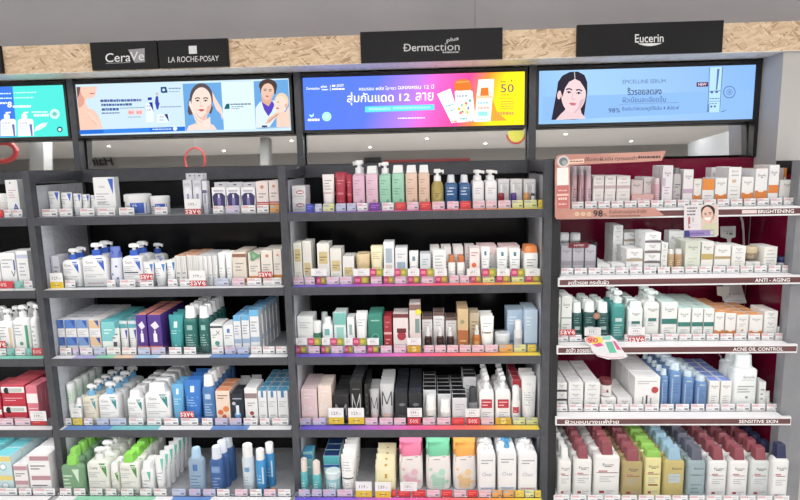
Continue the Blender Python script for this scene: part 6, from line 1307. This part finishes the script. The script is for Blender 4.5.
sticker('round_sticker', 'yellow round sticker on brown lidded carton, middle third shelf', 418.4, 312, .014, .066, (240, 214, 40))
sticker('round_sticker', 'brown round sticker on dark green bottles, right third shelf', 596.6, 316, .016, .044, (170, 120, 100))
# small toy left on the bottom shelf
z = ZL[4]; t = empty('little_toy', (x_at(268.6, .0, z), .0, z+.0005))
b = MB(); b.loft([(0, .01, .008, 1), (.004, .013, .011, 1), (.014, .012, .01, 1), (.019, .006, .005, 1)], mat((40, 40, 46), .4)); b.build('body', t, True)
b = MB(); b.loft([(0, .012, .008, 1), (.01, .013, .009, 1), (.016, .007, .005, 1)], mat((226, 130, 60), .4), cx=.026); b.build('orange_half', t, True)
b = MB(); b.loft([(0, .008, .006, 1), (.009, .008, .006, 1), (.013, .004, .003, 1)], mat((240, 236, 232), .4), cx=.0125, cy=-.012); b.build('white_muzzle', t, True)
tag(t, 'tiny black, white and orange toy on left bottom shelf floor', 'toy')
# ------------------------------------------------------------------ things seen in the mirrors, hung in the shop behind
def refl(px, py, dist):
    """where a mirrored thing hangs: photo point -> point at that distance along the reflected ray"""
    d = (CF+(px-400)/FPX*CR-(py-250)/FPX*CU).normalized()
    t = math.radians(TILT); n = Vector((0, -math.cos(t), math.sin(t))); c = Vector((0, BACKY+.027, 1.663))
    k = (c-CAM).dot(n)/d.dot(n); hit = CAM+k*d; r = d-2*d.dot(n)*n
    return hit+r*dist, k+dist
def wallpt(px, py):
    a, _ = refl(px, py, 0); b, k = refl(px, py, 1); t = (YF+.03-a.y)/(b.y-a.y); return a+t*(b-a), k-1+t
def hang(px, py, dist):
    p, D = refl(px, py, dist); return p, D/FPX
p, s = refl(195, 160, 4.6); s = s/FPX
import cmath
t = empty('ring_mobile', p); R_ = 9.5*s
pts = [Vector((R_*math.cos(2*PI*k/28), 0, 1.2*R_*math.sin(2*PI*k/28))) for k in range(29)]
tubepath(pts, .011, mat((206, 50, 54), .5)).build('ring', t, True); MB().box(-.001, .001, -.001, .001, 1.2*R_, ZC-p.z-.001, mat((200, 200, 200))).build('string', t)
tag(t, 'red ring mobile mirrored over the pale blue bay, hung from the ceiling', 'mobile')
p, s = refl(3, 152, 4.6); s = s/FPX; t = empty('ring_mobile', p); R_ = 11*s
pts = [Vector((R_*math.cos(2*PI*k/28), 0, .7*R_*math.sin(2*PI*k/28))) for k in range(29)]
tubepath(pts, .03, mat((206, 60, 60), .5)).build('ring', t, True); MB().box(-.001, .001, -.001, .001, .7*R_, ZC-p.z-.001, mat((200, 200, 200))).build('string', t)
tag(t, 'thick red ring mobile mirrored at the left edge under the teal screen', 'mobile')
p, s = refl(516, 134.5, 4.6); s = s/FPX; t = empty('disc_mobile', p)
b = MB(); n = 24; b.add([(8*s*math.cos(2*PI*k/n), .004*q, 7.4*s*math.sin(2*PI*k/n)) for q in (1, -1) for k in range(n)], [tuple(range(n)), tuple(range(2*n-1, n-1, -1))]+[(i, (i+1) % n, n+(i+1) % n, n+i) for i in range(n)], mat((206, 206, 70), .5)); b.build('yellow_disc', t)
b = MB(); b.add([(9.4*s*math.cos(PI+PI*k/12)*r, .006*q, 9.4*s*math.sin(PI+PI*k/12)*r) for q in (1, -1) for r in (1, .8) for k in range(13)], [(k, k+1, 14+k, 13+k) for k in range(12)]+[(26+k, 39+k, 40+k, 27+k) for k in range(12)], mat((190, 50, 60), .5)); b.build('red_rim', t)
MB().box(-.001, .001, -.001, .001, 7.4*s, ZC-p.z-.001, mat((200, 200, 200))).build('string', t)
tag(t, 'yellow and red disc mobile mirrored beside the middle screen post', 'mobile')
# script sign on the wall across the shop, read back to front in the mirror
p, s = wallpt(102, 165.5); s = s/FPX; v, f, x0, x1, y0, y1 = text_geo('Hair', 3, .01); k = 20*s/(x1-x0); sh = .3
b = MB(); b.add([(-((x-(x0+x1)/2)+sh*(y-y0))*k, 0, (y-y0)*k) for x, y in v]+[(-((x-(x0+x1)/2)+sh*(y-y0))*k, -.02, (y-y0)*k) for x, y in v], [tuple(reversed(q)) for q in f]+[tuple(i+len(v) for i in q) for q in f], mat((16, 16, 18), .5))
o = b.build('wall_lettering', None); o.location = (p.x, YF+.022, p.z); tag(o, 'black slanted lettering on far wall, seen back to front in left mirror', 'sign')
a0, _ = wallpt(384, 161.4); a1, _ = wallpt(470, 160)
o = MB().box(a1.x-a1.x, 0, -.02, 0, 0, .001, mat((190, 60, 66), .5)) if 0 else MB().box(min(a0.x, a1.x), max(a0.x, a1.x), YF+.001, YF+.03, a0.z-.06, a0.z+.02, mat((186, 66, 72), .5)).build('wall_banner', None)
tag(o, 'long thin red banner on the far wall seen in the middle mirror', 'banner')
a0, _ = wallpt(364, 160.6); a1, _ = wallpt(381, 160.6)
o = MB().box(min(a0.x, a1.x), max(a0.x, a1.x), YF+.001, YF+.05, a0.z-.08, a0.z+.05, mat((34, 34, 38), .5)).build('wall_display', None)
tag(o, 'small black panel on the far wall seen in the middle mirror', 'panel')
# square columns of the shop that the mirrors show
for px, hw in ((41, 6), (266, 4)):
    p, s = refl(px, 150, 6.4); s = s/FPX; slab('trim_column', p.x-hw*s, p.x+hw*s, p.y-.1, p.y+.1, ZF, ZC-.001, mat((150, 152, 152), .7))
A, _ = refl(688, 143, 6.3); B, _ = refl(742, 127, 4.4); b = MB()
b.add([(q.x, q.y, z) for q in (A, B, B+Vector((.06, .03, 0)), A+Vector((.06, .03, 0))) for z in (ZF, q.z)], [(0, 1, 3, 2), (2, 3, 5, 4), (4, 5, 7, 6), (6, 7, 1, 0), (1, 7, 5, 3), (0, 2, 4, 6)], mat((150, 154, 158), .7)); struct(b.build('trim_partition'))
# ------------------------------------------------------------------ world and camera
w = bpy.data.worlds.new('shop'); SC.world = w; w.use_nodes = True
w.node_tree.nodes['Background'].inputs[0].default_value = (.8, .8, .82, 1); w.node_tree.nodes['Background'].inputs[1].default_value = .3
cd = bpy.data.cameras.new('camera'); cam = bpy.data.objects.new('camera', cd); COL.objects.link(cam)
cd.sensor_fit = 'HORIZONTAL'; cd.sensor_width = 36; cd.lens = 36*FPX/800; cd.clip_start = .05
M = Matrix((CR, CU, -CF)).transposed(); cam.matrix_world = Matrix.Translation(CAM) @ M.to_4x4()
SC.camera = cam
vs = SC.view_settings; vs.view_transform = 'Standard'; vs.look = 'None'; vs.gamma = 1; vs.use_curve_mapping = False; vs.exposure = EXPO
SC.cycles.max_bounces = 8; SC.cycles.transparent_max_bounces = 24
for n_, l_ in LABELS:
    k = len(l_.replace(',', '').split())
    if k > 16 or k < 4: print('LABEL LEN', k, n_, l_)
seen = {}
for n_, l_ in LABELS: seen[l_] = seen.get(l_, 0)+1
for l_, k in seen.items():
    if k > 1: print('DUP LABEL', k, l_)
print('things', len(LABELS), 'objects', len(bpy.data.objects))
